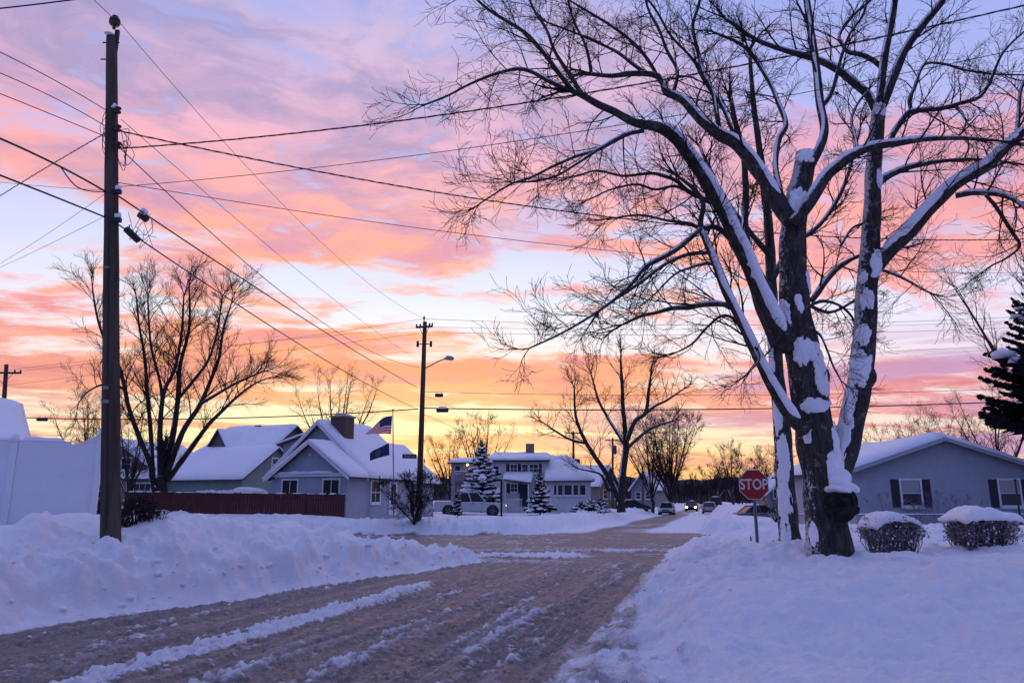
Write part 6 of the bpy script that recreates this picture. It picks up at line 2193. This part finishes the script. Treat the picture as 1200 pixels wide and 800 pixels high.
fl, V = flag('flag', 'striped flag with a starred blue canton flying from the flagpole', (459.5, 487), (458.5, 508),
             [(459.5, 487), (454, 487.6), (449.5, 489), (443, 494), (437, 500.5), (428.5, 508)],
             [(458.5, 508.5), (451, 507.6), (444, 508.4), (436, 508), (429, 508.8)], usp, [FRED, FWHITE, FBLUE], 26, 39)
m_ = MB()
for r_ in range(9):
    for c_ in range(6 if r_ % 2 == 0 else 5):
        u = .42 * ((c_ + (.5 if r_ % 2 == 0 else 1.0)) / 6)
        v = 7 / 13 * (r_ + .7) / 9.4
        p = V[int(u * 26), int(v * 39)] + np.array([0, -.006, 0])
        pts = []
        for k in range(10):
            th = math.pi / 2 + k * math.pi / 5
            q = .022 if k % 2 == 0 else .009
            pts.append(p + np.array([q * math.cos(th), 0, q * math.sin(th)]))
        m_.add(pts, [tuple(range(10))])
m_.build('stars', FWHITE, fl)
fl2, V2 = flag('flag', 'dark blue flag with a round gold seal flying below the striped flag', (456, 519), (456.5, 533),
               [(455.8, 518.5), (450, 521.5), (443, 525), (437, 527.5), (433.3, 531)],
               [(456.5, 533), (450, 534.5), (443, 536.5), (437, 538.5), (433.5, 540)], lambda u, v: 0, [FBLUE], 20, 16)
m_ = MB()
cen = V2[11, 8] + np.array([0, -.02, 0])
ux = (V2[13, 8] - V2[9, 8]); ux = ux / np.linalg.norm(ux); vz = np.array([0, -.02, 1.0])
def ring(r0, r1, y, mi, n=24):
    vs = []
    for k in range(n):
        th = 2 * math.pi * k / n
        for r in (r0, r1):
            vs.append(cen + ux * r * math.cos(th) + vz * r * math.sin(th) + np.array([0, y, 0]))
    m_.add(vs, [(2 * k, 2 * k + 1, (2 * k + 3) % (2 * n), (2 * k + 2) % (2 * n)) for k in range(n)], mi)
ring(.15, .185, -.02, 0)
ring(.0, .125, -.022, 1)
for k in range(9):
    th = 2 * math.pi * k / 9
    m_.blob(cen + ux * .138 * math.cos(th) + vz * .138 * math.sin(th) + np.array([0, -.022, 0]), (.012, .004, .012), k, 0, 1, 0)
m_.add([cen + ux * a + vz * b + np.array([0, -.03, 0]) for a, b in ((-.09, -.03), (.08, -.04), (.05, -.075), (-.06, -.07))], [(0, 1, 2, 3)], 2)
m_.add([cen + ux * a + vz * b + np.array([0, -.031, 0]) for a, b in ((-.03, -.03), (-.02, .07), (.03, .06), (.02, -.03))], [(0, 1, 2, 3)], 2)
m_.build('seal', [mat('seal_gold', (.20, .15, .05), .7), mat('seal_field', (.10, .10, .10), .7), mat('seal_ship', (.18, .13, .06), .7)], fl2)

# ------------------------------------------------------------------ stop sign, stakes and posts
SY = 19.6
def stop_sign():
    b = P(888, 642, SY)
    zb = hgt(b[0], b[1]) - .05
    base = np.array([b[0], b[1], zb])
    root = thing('stop_sign', tuple(base), 'red octagonal stop sign on a galvanised post at the snowy corner', 'sign', R(-3))
    t = P(882.4, 553, SY) - base
    m_ = MB()
    top = np.array([t[0], .03, t[2]])
    pts = [top * k / 6 for k in range(-1, 7)]
    for dx_ in (-.028, .028):
        m_.tube([p + np.array([dx_, 0, 0]) for p in pts], .016, 4)
    m_.tube([p + np.array([0, .018, 0]) for p in pts], .022, 4)
    m_.build('post', GALV, root)
    m_ = MB()
    for k in range(2, 40):
        p = top * k / 44 + np.array([0, -.012, 0])
        m_.tube([p, p + np.array([0, .004, 0])], .008, 6)
    m_.build('post_holes', DARK, root)
    c = P(883.2, 567.5, SY) - base
    rr = 33.5 / 2 * SY / FPX / math.cos(R(22.5))
    def octo(r, y0, y1, mi, mb):
        poly = [(c[0] + r * math.cos(R(22.5 + 45 * k)), c[2] + r * math.sin(R(22.5 + 45 * k))) for k in range(8)]
        mb.prism(poly, 'y', y0, y1, mi)
    m_ = MB(); octo(rr, -.012, -.008, 0, m_); pl = m_.build('sign_panel', SIGNWHITE, root)
    m_ = MB(); octo(rr * .955, -.016, -.0125, 0, m_); rf = m_.build('red_field', mat('stop_red', (.34, .012, .022), .42, .08, 5), pl)
    lettering('stop_lettering', 'STOP', rr * .92, .0015, SIGNWHITE, pl, (c[0], -.019, c[2] - .005), (R(90), 0, 0), .80)
    m_ = MB()
    for zz in (.22, -.22):
        m_.tube([(c[0], -.024, c[2] + zz), (c[0], -.016, c[2] + zz)], .012, 6)
    m_.build('bolt', GALV, pl)
    m_ = MB(); m_.blob((c[0], 0, c[2] + rr * .925), (rr * .36, .03, .022), 2, .2, 2, flat=-.2); m_.build('edge_snow', m_snow(), pl)
stop_sign()
b = P(881.5, 645, 18.6)
zb = hgt(b[0], b[1]) - .05
root = thing('marker_stake', (b[0], b[1], zb), 'short leaning stake with orange red bands beside the stop sign post', 'stake')
t = P(879.5, 628, 18.6) - np.array([b[0], b[1], zb])
m_ = MB(); m_.tube([(0, 0, -.2), tuple(t)], .018, 6); m_.build('stake', mat('stake_wood', (.26, .20, .19), .8), root)
m_ = MB()
for f0, f1 in ((.12, .4), (.62, .9)):
    m_.tube([tuple(t * f0), tuple(t * f1)], .0205, 6)
m_.build('band', mat('stake_red', (.40, .03, .03), .6), root)
b = P(907.5, 641, 19.0)
m_ = MB(); m_.blob((0, 0, .03), (.045, .045, .05), 2, .1, 2); m_.tube([(0, 0, -.3), (0, 0, .0)], .02, 6)
tag(m_.build('hydrant_cap', mat('stake_red', (.40, .03, .03), .6), None, (b[0], b[1], hgt(b[0], b[1]) + .02)), 'tiny red knob poking out of the snow between stop sign and second trunk', 'marker')
b = P(587.5, 613, 41.0)
zb = hgt(b[0], b[1]) - .1
root = thing('sign_post', (b[0], b[1], zb), 'thin dark bare post standing alone in the snow right of the white pickup', 'post')
m_ = MB(); m_.box(-.055, .055, -.05, .05, -.3, P(587.5, 562.5, 41)[2] - zb); m_.build('post', DARK, root)
m_ = MB(); m_.box(-.065, .065, -.06, .06, P(587.5, 562.5, 41)[2] - zb + .001, P(587.5, 562.5, 41)[2] - zb + .03); m_.build('cap', DARK, root)
b = P(1197.5, 620, 35.5)
zb = hgt(b[0], b[1]) - .1
root = thing('lamp_post', (b[0], b[1], zb), 'thin dark post in front of the right hand window of the grey house', 'post')
tz = P(1197.5, 563, 35.5)[2] - zb
m_ = MB(); m_.tube([(0, 0, -.3), (0, 0, tz)], [.045, .038], 8); m_.build('post', DARK, root)
m_ = MB(); m_.lathe([(.03, 0), (.07, .02), (.06, .05), (.02, .10)], 0, 0, tz, 8); m_.build('cap', DARK, root)

# ------------------------------------------------------------------ hedges with caps of snow
def hedge(name, label, px0, px1, py_top, py_bot, Y, seed, group=None, cap=1.0, dark=False, cat='hedge'):
    rng = random.Random(seed)
    a, b = P(px0, py_bot, Y), P(px1, py_bot, Y)
    cx, w = (a[0] + b[0]) / 2, b[0] - a[0]
    zb = hgt(cx, Y)
    h = P(px0, py_top, Y)[2] - zb
    base = (cx, Y, zb - .05)
    root = thing(name, base, label, cat, 0, group)
    dp = w * .45
    lines, lv, lf, sv = [], [], [], MB()
    for i in range(420 if not dark else 120):
        x0, y0 = rng.uniform(-.45, .45) * w, rng.uniform(-.5, .5) * dp
        x1 = x0 * 1.06 + rng.gauss(0, .08) * w
        x1 = max(-.5 * w, min(.5 * w, x1))
        y1 = max(-dp, min(dp, y0 * 1.3 + rng.gauss(0, .15)))
        k = (abs(x1) / (w * .5)) ** 3
        z1 = h * rng.uniform(.45, .98) * (1 - .22 * k) * (1 if not dark else (1 - .45 * abs(x1) / (w * .5)))
        m = (x0 * .5 + x1 * .5 + rng.gauss(0, .05), (y0 + y1) / 2 + rng.gauss(0, .04), z1 * .5)
        lines.append(([(x0, y0, -.1), m, (x1, y1, z1)], [.012, .008, .004]))
        for q in range(6):
            t = rng.uniform(.35, 1)
            p = (m[0] + (x1 - m[0]) * t, m[1] + (y1 - m[1]) * t, m[2] + (z1 - m[2]) * t)
            e = (p[0] + rng.gauss(0, .08), p[1] + rng.gauss(0, .08), min(h * .99, p[2] + rng.uniform(.0, .14)))
            lines.append(([p, ((p[0] + e[0]) / 2, (p[1] + e[1]) / 2, (p[2] + e[2]) / 2 + .02), e], [.005, .004, .003]))
            for z_ in range(3 if not dark else 1):
                c = np.array(e) + np.array([rng.gauss(0, .035) for _ in range(3)])
                u = np.array([rng.gauss(0, 1) for _ in range(3)]); u /= np.linalg.norm(u)
                v2 = np.cross(u, [rng.gauss(0, 1) for _ in range(3)]); v2 /= np.linalg.norm(v2) + 1e-9
                s = rng.uniform(.014, .034)
                n0 = len(lv)
                lv.extend([c - u * s, c + v2 * s * .6, c + u * s, c - v2 * s * .6])
                lf.append((n0, n0 + 1, n0 + 2, n0 + 3))
    tubes_np('branches', lines, HTWIG if not dark else DRIED, root, (0, 0, 0), 3)
    np_mesh('foliage', np.array(lv), np.array(lf), HLEAF if not dark else DRIED, root, smooth=False)
    # flecks of snow held among the twigs
    for i in range(170 if not dark else 8):
        x, y, z = rng.uniform(-.5, .5) * w, -dp * rng.uniform(.4, 1.0) if rng.random() < .7 else rng.uniform(-dp, dp), h * rng.uniform(.12, .9)
        s = rng.uniform(.007, .019)
        sv.blob((x, y, z), (s * rng.uniform(.7, 1.4), s, s * rng.uniform(.8, 2.2)), i, .35, 1)
    sv.build('twig_snow', m_snow(), root)
    if cap:
        nu, nw = 40, 22
        U, W_ = np.meshgrid(np.linspace(-1, 1, nu), np.linspace(-1, 1, nw))
        r2 = np.clip(1 - np.maximum(np.abs(U) ** 4, 0) * .999, 0, 1) ** .5 * np.clip(1 - np.abs(W_) ** 4 * .999, 0, 1) ** .5
        sag = .22 * h * np.abs(U) ** 3 * (.35 if cap > 1.0 else 1.0)
        T = h * .97 - sag + r2 * (.155 * cap) * (1 + .8 * fbm(U * w, W_ * dp, .5, 3, seed)) + .01
        B = h * .97 - sag - .05 * (1 - r2) - .02 + .04 * fbm(U * w, W_ * dp, .2, 2, seed + 3)
        XX, YY = U * w * .53, W_ * dp * 1.1
        V = np.concatenate([np.stack([XX, YY, T], -1).reshape(-1, 3), np.stack([XX, YY, B], -1).reshape(-1, 3)])
        k = nu * nw
        ix = np.arange(k).reshape(nw, nu)
        F = [np.stack([ix[:-1, :-1], ix[:-1, 1:], ix[1:, 1:], ix[1:, :-1]], -1).reshape(-1, 4)]
        F.append(F[0][:, ::-1] + k)
        ring_ = np.concatenate([ix[0, :], ix[1:, -1], ix[-1, -2::-1], ix[-2:0:-1, 0]])
        rn = np.roll(ring_, -1)
        F.append(np.stack([ring_ + k, rn + k, rn, ring_], -1))
        np_mesh('snow_cap', V, np.concatenate(F), m_snow(), root)
    return root
GH = 'snow capped hedges'
hedge('hedge', 'rounded brown hedge with a snow cap just right of the big maple trunk', 1020, 1071, 603, 646, 17.3, 301, GH, .75)
hedge('hedge', 'square brown hedge with a thick snow cap near the right edge', 1122, 1184, 601, 645, 17.3, 302, GH, 1.1)
hedge('shrub', 'dark withered shrub with dried flower heads at the foot of the nearest pole', 140, 186, 574, 612, 14.6, 303, None, 0, True, 'shrub')
hedge('shrub', 'snow dusted leafless shrub in the gap between white fence and nearest pole', 111, 132, 570, 600, 19.5, 304, None, 0, True, 'shrub')
# ------------------------------------------------------------------ vehicles
TYRE = mat('tyre', (.018, .018, .020), .85, .15, 12)
RIM = mat('wheel_rim', (.28, .28, .30), .4, .1, metal=.6)
CARGLASS = mat('car_glass', (.012, .013, .018), .12, 0, spec=.35)
BUMPER = mat('black_plastic', (.025, .025, .028), .7, .1)
REDLAMP = mat('tail_lamp', (.16, .010, .012), .3, 0)
CLEARLAMP = mat('lamp_lens', (.55, .56, .58), .2, 0)

def loft(mb, rings, mi=0, cap=True, smooth=True):
    n = len(rings[0])
    vs = [p for r in rings for p in r]
    fs = []
    for i in range(len(rings) - 1):
        for k in range(n):
            k2 = (k + 1) % n
            fs.append((i * n + k, i * n + k2, (i + 1) * n + k2, (i + 1) * n + k))
    if cap:
        fs.append(tuple(range(n))[::-1])
        fs.append(tuple((len(rings) - 1) * n + k for k in range(n)))
    mb.add(vs, fs, mi, smooth)

def wheel(parent, x, y, r, w):
    t = MB()
    s = 1 if y > 0 else -1
    t.lathe([(r * .62, -w / 2), (r * .93, -w / 2), (r, -w * .32), (r, w * .32), (r * .93, w / 2), (r * .62, w / 2)], x, y, r, 22, axis='y')
    ty = t.build('wheel', TYRE, parent)
    m = MB()
    m.lathe([(r * .60, -w * .47), (r * .60, w * .47)], x, y, r, 18, axis='y')
    for k in range(5):
        th = 2 * math.pi * k / 5
        m.tube([(x + .05 * math.cos(th), y + s * w * .49, r + .05 * math.sin(th)), (x + r * .55 * math.cos(th), y + s * w * .49, r + r * .55 * math.sin(th))], .035, 5)
    m.build('rim', RIM, ty)

def car(name, label, cat, loc, rz, paint, L=4.6, Wd=1.8, H=1.48, kind='sedan', group=None, lights=False, snow=True, plate=True, door_ajar=False):
    """front of the car towards local +x; z=0 at the ground"""
    root = thing(name, loc, label, cat, rz, group)
    hw = Wd / 2
    r = .33 if kind != 'pickup' else .40
    gc = .20 if kind != 'pickup' else .36                   # ground clearance
    belt = H * .60 if kind != 'pickup' else H * .60
    xf, xr = L / 2, -L / 2
    # stations of the lower body: x, half width, sill height, shoulder height
    if kind == 'pickup':
        st = [(xr, .93, gc + .12, belt - .06), (xr + .05, .97, gc, belt), (xr + 1.0, 1, gc, belt), (-.55, 1, gc, belt), (.95, 1, gc, belt + .01), (1.35, 1, gc, belt - .02), (xf - .35, .98, gc, belt - .10), (xf - .08, .93, gc + .05, belt - .16), (xf, .86, gc + .14, belt - .30)]
        cab = [(-.95, belt - .02), (-.78, H * .985), (.55, H), (1.22, belt)]
    elif kind == 'suv':
        st = [(xr, .88, gc + .14, belt - .05), (xr + .08, .95, gc, belt + .02), (xr + .9, 1, gc, belt + .02), (0, 1, gc, belt), (1.0, 1, gc, belt - .02), (1.5, .98, gc, belt - .08), (xf - .15, .93, gc + .02, belt - .22), (xf, .80, gc + .12, belt - .36)]
        cab = [(xr + .06, belt), (xr + .35, H * .97), (.1, H), (1.05, belt - .02)]
    else:
        st = [(xr, .86, gc + .14, belt - .10), (xr + .08, .93, gc, belt - .02), (xr + .8, 1, gc, belt), (0, 1, gc, belt), (.95, 1, gc, belt - .02), (1.45, .98, gc, belt - .10), (xf - .15, .92, gc + .02, belt - .24), (xf, .80, gc + .12, belt - .36)]
        cab = [(xr + .45, belt - .03), (xr + 1.15, H * .97), (-.05, H), (.98, belt - .03)]
    m = MB()
    rings = []
    for x, f, z0, z1 in st:
        y = hw * f
        zm = z0 + (z1 - z0) * .55
        rings.append([(x, -y * .90, z0), (x, -y, z0 + .10), (x, -y, zm), (x, -y * .965, z1 - .05), (x, -y * .90, z1), (x, y * .90, z1), (x, y * .965, z1 - .05), (x, y, zm), (x, y, z0 + .10), (x, y * .90, z0)])
    loft(m, rings, 0, True, False)
    body = m.build('body', paint, root)
    # greenhouse: pillars and roof in paint, glass set between them
    def ybelt(t):
        return hw * .90
    def ytop(t):
        return hw * .72
    (xa, za), (xb, zb_), (xc, zc), (xd, zd) = cab
    m = MB()
    th = .07
    for s in (-1, 1):
        for (p0, p1) in (((xa, za), (xb, zb_)), ((xd, zd), (xc, zc)), (((xa + xd) / 2 - .05, (za + zd) / 2), ((xb + xc) / 2 - .05, (zb_ + zc) / 2))):
            m.tube([(p0[0], s * hw * .885, p0[1]), (p1[0], s * hw * .715, p1[1])], .045, 6)
    roof = [(xb - .04, -hw * .74, zb_ - .03), (xb - .04, hw * .74, zb_ - .03), (xc + .04, hw * .74, zc - .03), (xc + .04, -hw * .74, zc - .03)]
    m.add(roof + [(p[0], p[1] * .93, p[2] + .06) for p in roof], [(3, 2, 1, 0), (4, 5, 6, 7), (0, 1, 5, 4), (1, 2, 6, 5), (2, 3, 7, 6), (3, 0, 4, 7)])
    m.build('roof', paint, root)
    g = .012
    def pane(pts, nm):
        mm = MB()
        p = [np.array(q) for q in pts]
        n = np.cross(p[1] - p[0], p[3] - p[0]); n /= np.linalg.norm(n)
        mm.add([*p, *[q - n * g for q in p]], [(0, 1, 2, 3), (7, 6, 5, 4), (0, 4, 5, 1), (1, 5, 6, 2), (2, 6, 7, 3), (3, 7, 4, 0)])
        mm.build(nm, CARGLASS, root)
    pane([(xd, -hw * .86, zd), (xd, hw * .86, zd), (xc, hw * .70, zc - .01), (xc, -hw * .70, zc - .01)], 'windscreen')
    pane([(xa, hw * .86, za), (xa, -hw * .86, za), (xb, -hw * .70, zb_ - .01), (xb, hw * .70, zb_ - .01)], 'rear_window')
    xm = ((xa + xd) / 2 - .05, (xb + xc) / 2 - .05)
    for s in (-1, 1):
        for (b0, t0, b1, t1, z0, z1, z2, z3) in ((xa + .04, xb + .02, xm[0] - .05, xm[1] - .05, za, zb_, (za + zd) / 2, (zb_ + zc) / 2), (xm[0] + .05, xm[1] + .05, xd - .06, xc - .03, (za + zd) / 2, (zb_ + zc) / 2, zd, zc)):
            q = [(b0, s * hw * .885, z0 + .01), (b1, s * hw * .885, z2 + .01), (t1, s * hw * .722, z3 - .03), (t0, s * hw * .722, z1 - .03)]
            pane(q if s < 0 else [q[1], q[0], q[3], q[2]], 'side_window')
    # wheels, arches
    wx_f, wx_r = xf - L * .19, xr + L * .20
    for x in (wx_f, wx_r):
        for s in (-1, 1):
            wheel(root, x, s * (hw - .11), r, .23)
            a = MB()
            a.lathe([(r * 1.22, -.01), (r * 1.22, .01)], x, s * (hw + .004), r + .02, 20, axis='y')
            a.build('wheel_arch', BUMPER, root)
    # lamps, bumpers, grille, plate, mirrors, door seams
    hz = belt - (.28 if kind != 'pickup' else .30)
    for s in (-1, 1):
        m = MB(); m.blob((xf - .10, s * hw * .70, hz), (.14, hw * .18, .11), 3, 0, 2)
        m.build('headlight', glow_mat('headlight_on', (1.0, .80, .52, 1), 26.0) if lights == 'warm' else (glow_mat('headlight_white', (.80, 1.0, .92, 1), 1.6) if lights else CLEARLAMP), root)
        m = MB(); m.box(xr - .015, xr + .10, s * hw * .74 - .13, s * hw * .74 + .13, belt - .30, belt - .12); m.build('tail_light', REDLAMP, root)
        m = MB(); m.blob((xd - .12, s * (hw + .07), zd + .09), (.09, .10, .075), 5, 0, 1); m.build('mirror', BUMPER if kind != 'pickup' else paint, root)
    m = MB(); m.box(xf - .06, xf + .03, -hw * .82, hw * .82, gc + .02, gc + .22); m.build('front_bumper', BUMPER if kind != 'pickup' else paint, root)
    m = MB(); m.box(xr - .05, xr + .06, -hw * .86, hw * .86, gc + .02, gc + .24); m.build('rear_bumper', BUMPER, root)
    m = MB()
    for i in range(4):
        m.box(xf - .05, xf + .012, -hw * .46, hw * .46, hz - .16 + i * .07, hz - .125 + i * .07)
    m.build('grille', BUMPER, root)
    m = MB(); m.box(xr - .062, xr - .051, -.16, .16, gc + .26, gc + .37); m.build('number_plate', SIGNWHITE, root)
    m = MB()
    for s in (-1, 1):
        for x in (xm[0] - .02, xd - .25, xa + .12):
            m.box(x - .008, x + .008, s * (hw + .002) - .004, s * (hw + .002) + .004, gc + .14, belt - .06)
    m.build('door_seam', BUMPER, root)
    m = MB()
    for s in (-1, 1):
        for x in (xm[0] + .15, xm[0] - .85):
            m.box(x - .09, x + .09, s * (hw + .012) - .012, s * (hw + .012) + .012, belt - .14, belt - .105)
    m.build('door_handle', BUMPER, root)
    if kind == 'pickup':
        m = MB()
        m.box(xr + .08, -1.0, -hw * .80, hw * .80, belt - .004, belt + .004); m.build('bed_floor', BUMPER, root)
        m = MB()
        for s in (-1, 1):
            m.box(xr + .05, -.98, s * hw * .86 - .05, s * hw * .86 + .05, belt + .005, belt + .04)
        m.build('bed_rail', paint, root)
    if snow:
        m = MB()
        m.blob(((xb + xc) / 2, 0, H - .02), ((xc - xb) / 2 + .05, hw * .66, .10), 6, .08, 3, flat=-.1)
        m.build('roof_snow', m_snow(), root)
    return root

WHITEPAINT = mat('paint_white', (.44, .45, .48), .30, .03)
SILVER = mat('paint_silver', (.38, .40, .44), .30, .03)
DARKPAINT = mat('paint_dark', (.030, .030, .038), .30, .03)
GREYPAINT = mat('paint_grey', (.13, .14, .17), .35, .03)

pk_ = P(551, 598, 61.0)
car('pickup_truck', 'white crew cab pickup truck with its headlight on in front of the white house', 'pickup truck', (pk_[0], 61.0, .46), R(3), WHITEPAINT, 5.7, 2.0, 1.88, 'pickup', None, True, False)
def on_road(px, py, Y, z=0.0):
    p = P(px, py, Y)
    return (p[0], p[1], z)
HEAD = R(90) - AX                # heading up the street
GC = 'cars on the far street'
car('parked_car', 'silver car facing the viewer at the left side of the far street', 'car', on_road(781.5, 600, 93, -.02), HEAD + R(180), SILVER, 4.6, 1.82, 1.45, 'suv', GC)
car('moving_car', 'dark oncoming car with two bright headlights in the middle of the far street', 'car', on_road(810.5, 598, 118, .05), HEAD + R(180), DARKPAINT, 4.7, 1.85, 1.55, 'suv', GC, 'warm', True)
car('parked_car', 'pale grey car seen from behind at the right side of the far street', 'car', on_road(831.5, 600, 101, -.02), HEAD, SILVER, 4.6, 1.82, 1.48, 'sedan', GC)
car('parked_car', 'dark truck beyond the pale grey car, half hidden by the snowbank', 'car', on_road(839.5, 596, 128, .35), HEAD, DARKPAINT, 4.9, 1.95, 1.95, 'suv', GC, False, True)
p = P(742, 592, 100)
car('parked_car', 'dark car half buried by snow left of the silver parked car', 'car', (p[0], p[1], .35), R(10), DARKPAINT, 4.5, 1.8, 1.4, 'sedan', GC)
p = P(893, 592, 62)
car('parked_car', 'grey car sunk in snow just right of the stop sign post', 'car', (p[0], p[1], -.12), R(6), GREYPAINT, 4.5, 1.8, 1.45, 'sedan', GC)

# ------------------------------------------------------------------ clods of ploughed snow at the foot of the banks
def clods():
    rng = random.Random(17)
    mb = MB()
    for i in range(260):
        left = rng.random() < .6
        s = rng.uniform(6.5, 24)
        uL = np.interp(s, [8, 9.7, 12.2, 15.7, 20.3, 22, 40], [-3.8, -3.7, -2.95, -2.4, -1.3, -1.0, -1.0])
        u = uL - rng.gauss(.35, .4) if left else 3.6 + abs(rng.gauss(.5, .5))
        x, y = uv_xy(u, s)
        k = rng.choice([.02, .03, .03, .045, .06])
        z = hgt(x, y)
        mb.blob((x, y, z + k * .3), (k * rng.uniform(.8, 1.5), k * rng.uniform(.8, 1.4), k * rng.uniform(.6, 1.0)), i, .3, 1)
    tag(mb.build('snow_clods', m_snow()), 'small clods of ploughed snow along the edges of the street', 'snow', kind='stuff')
clods()
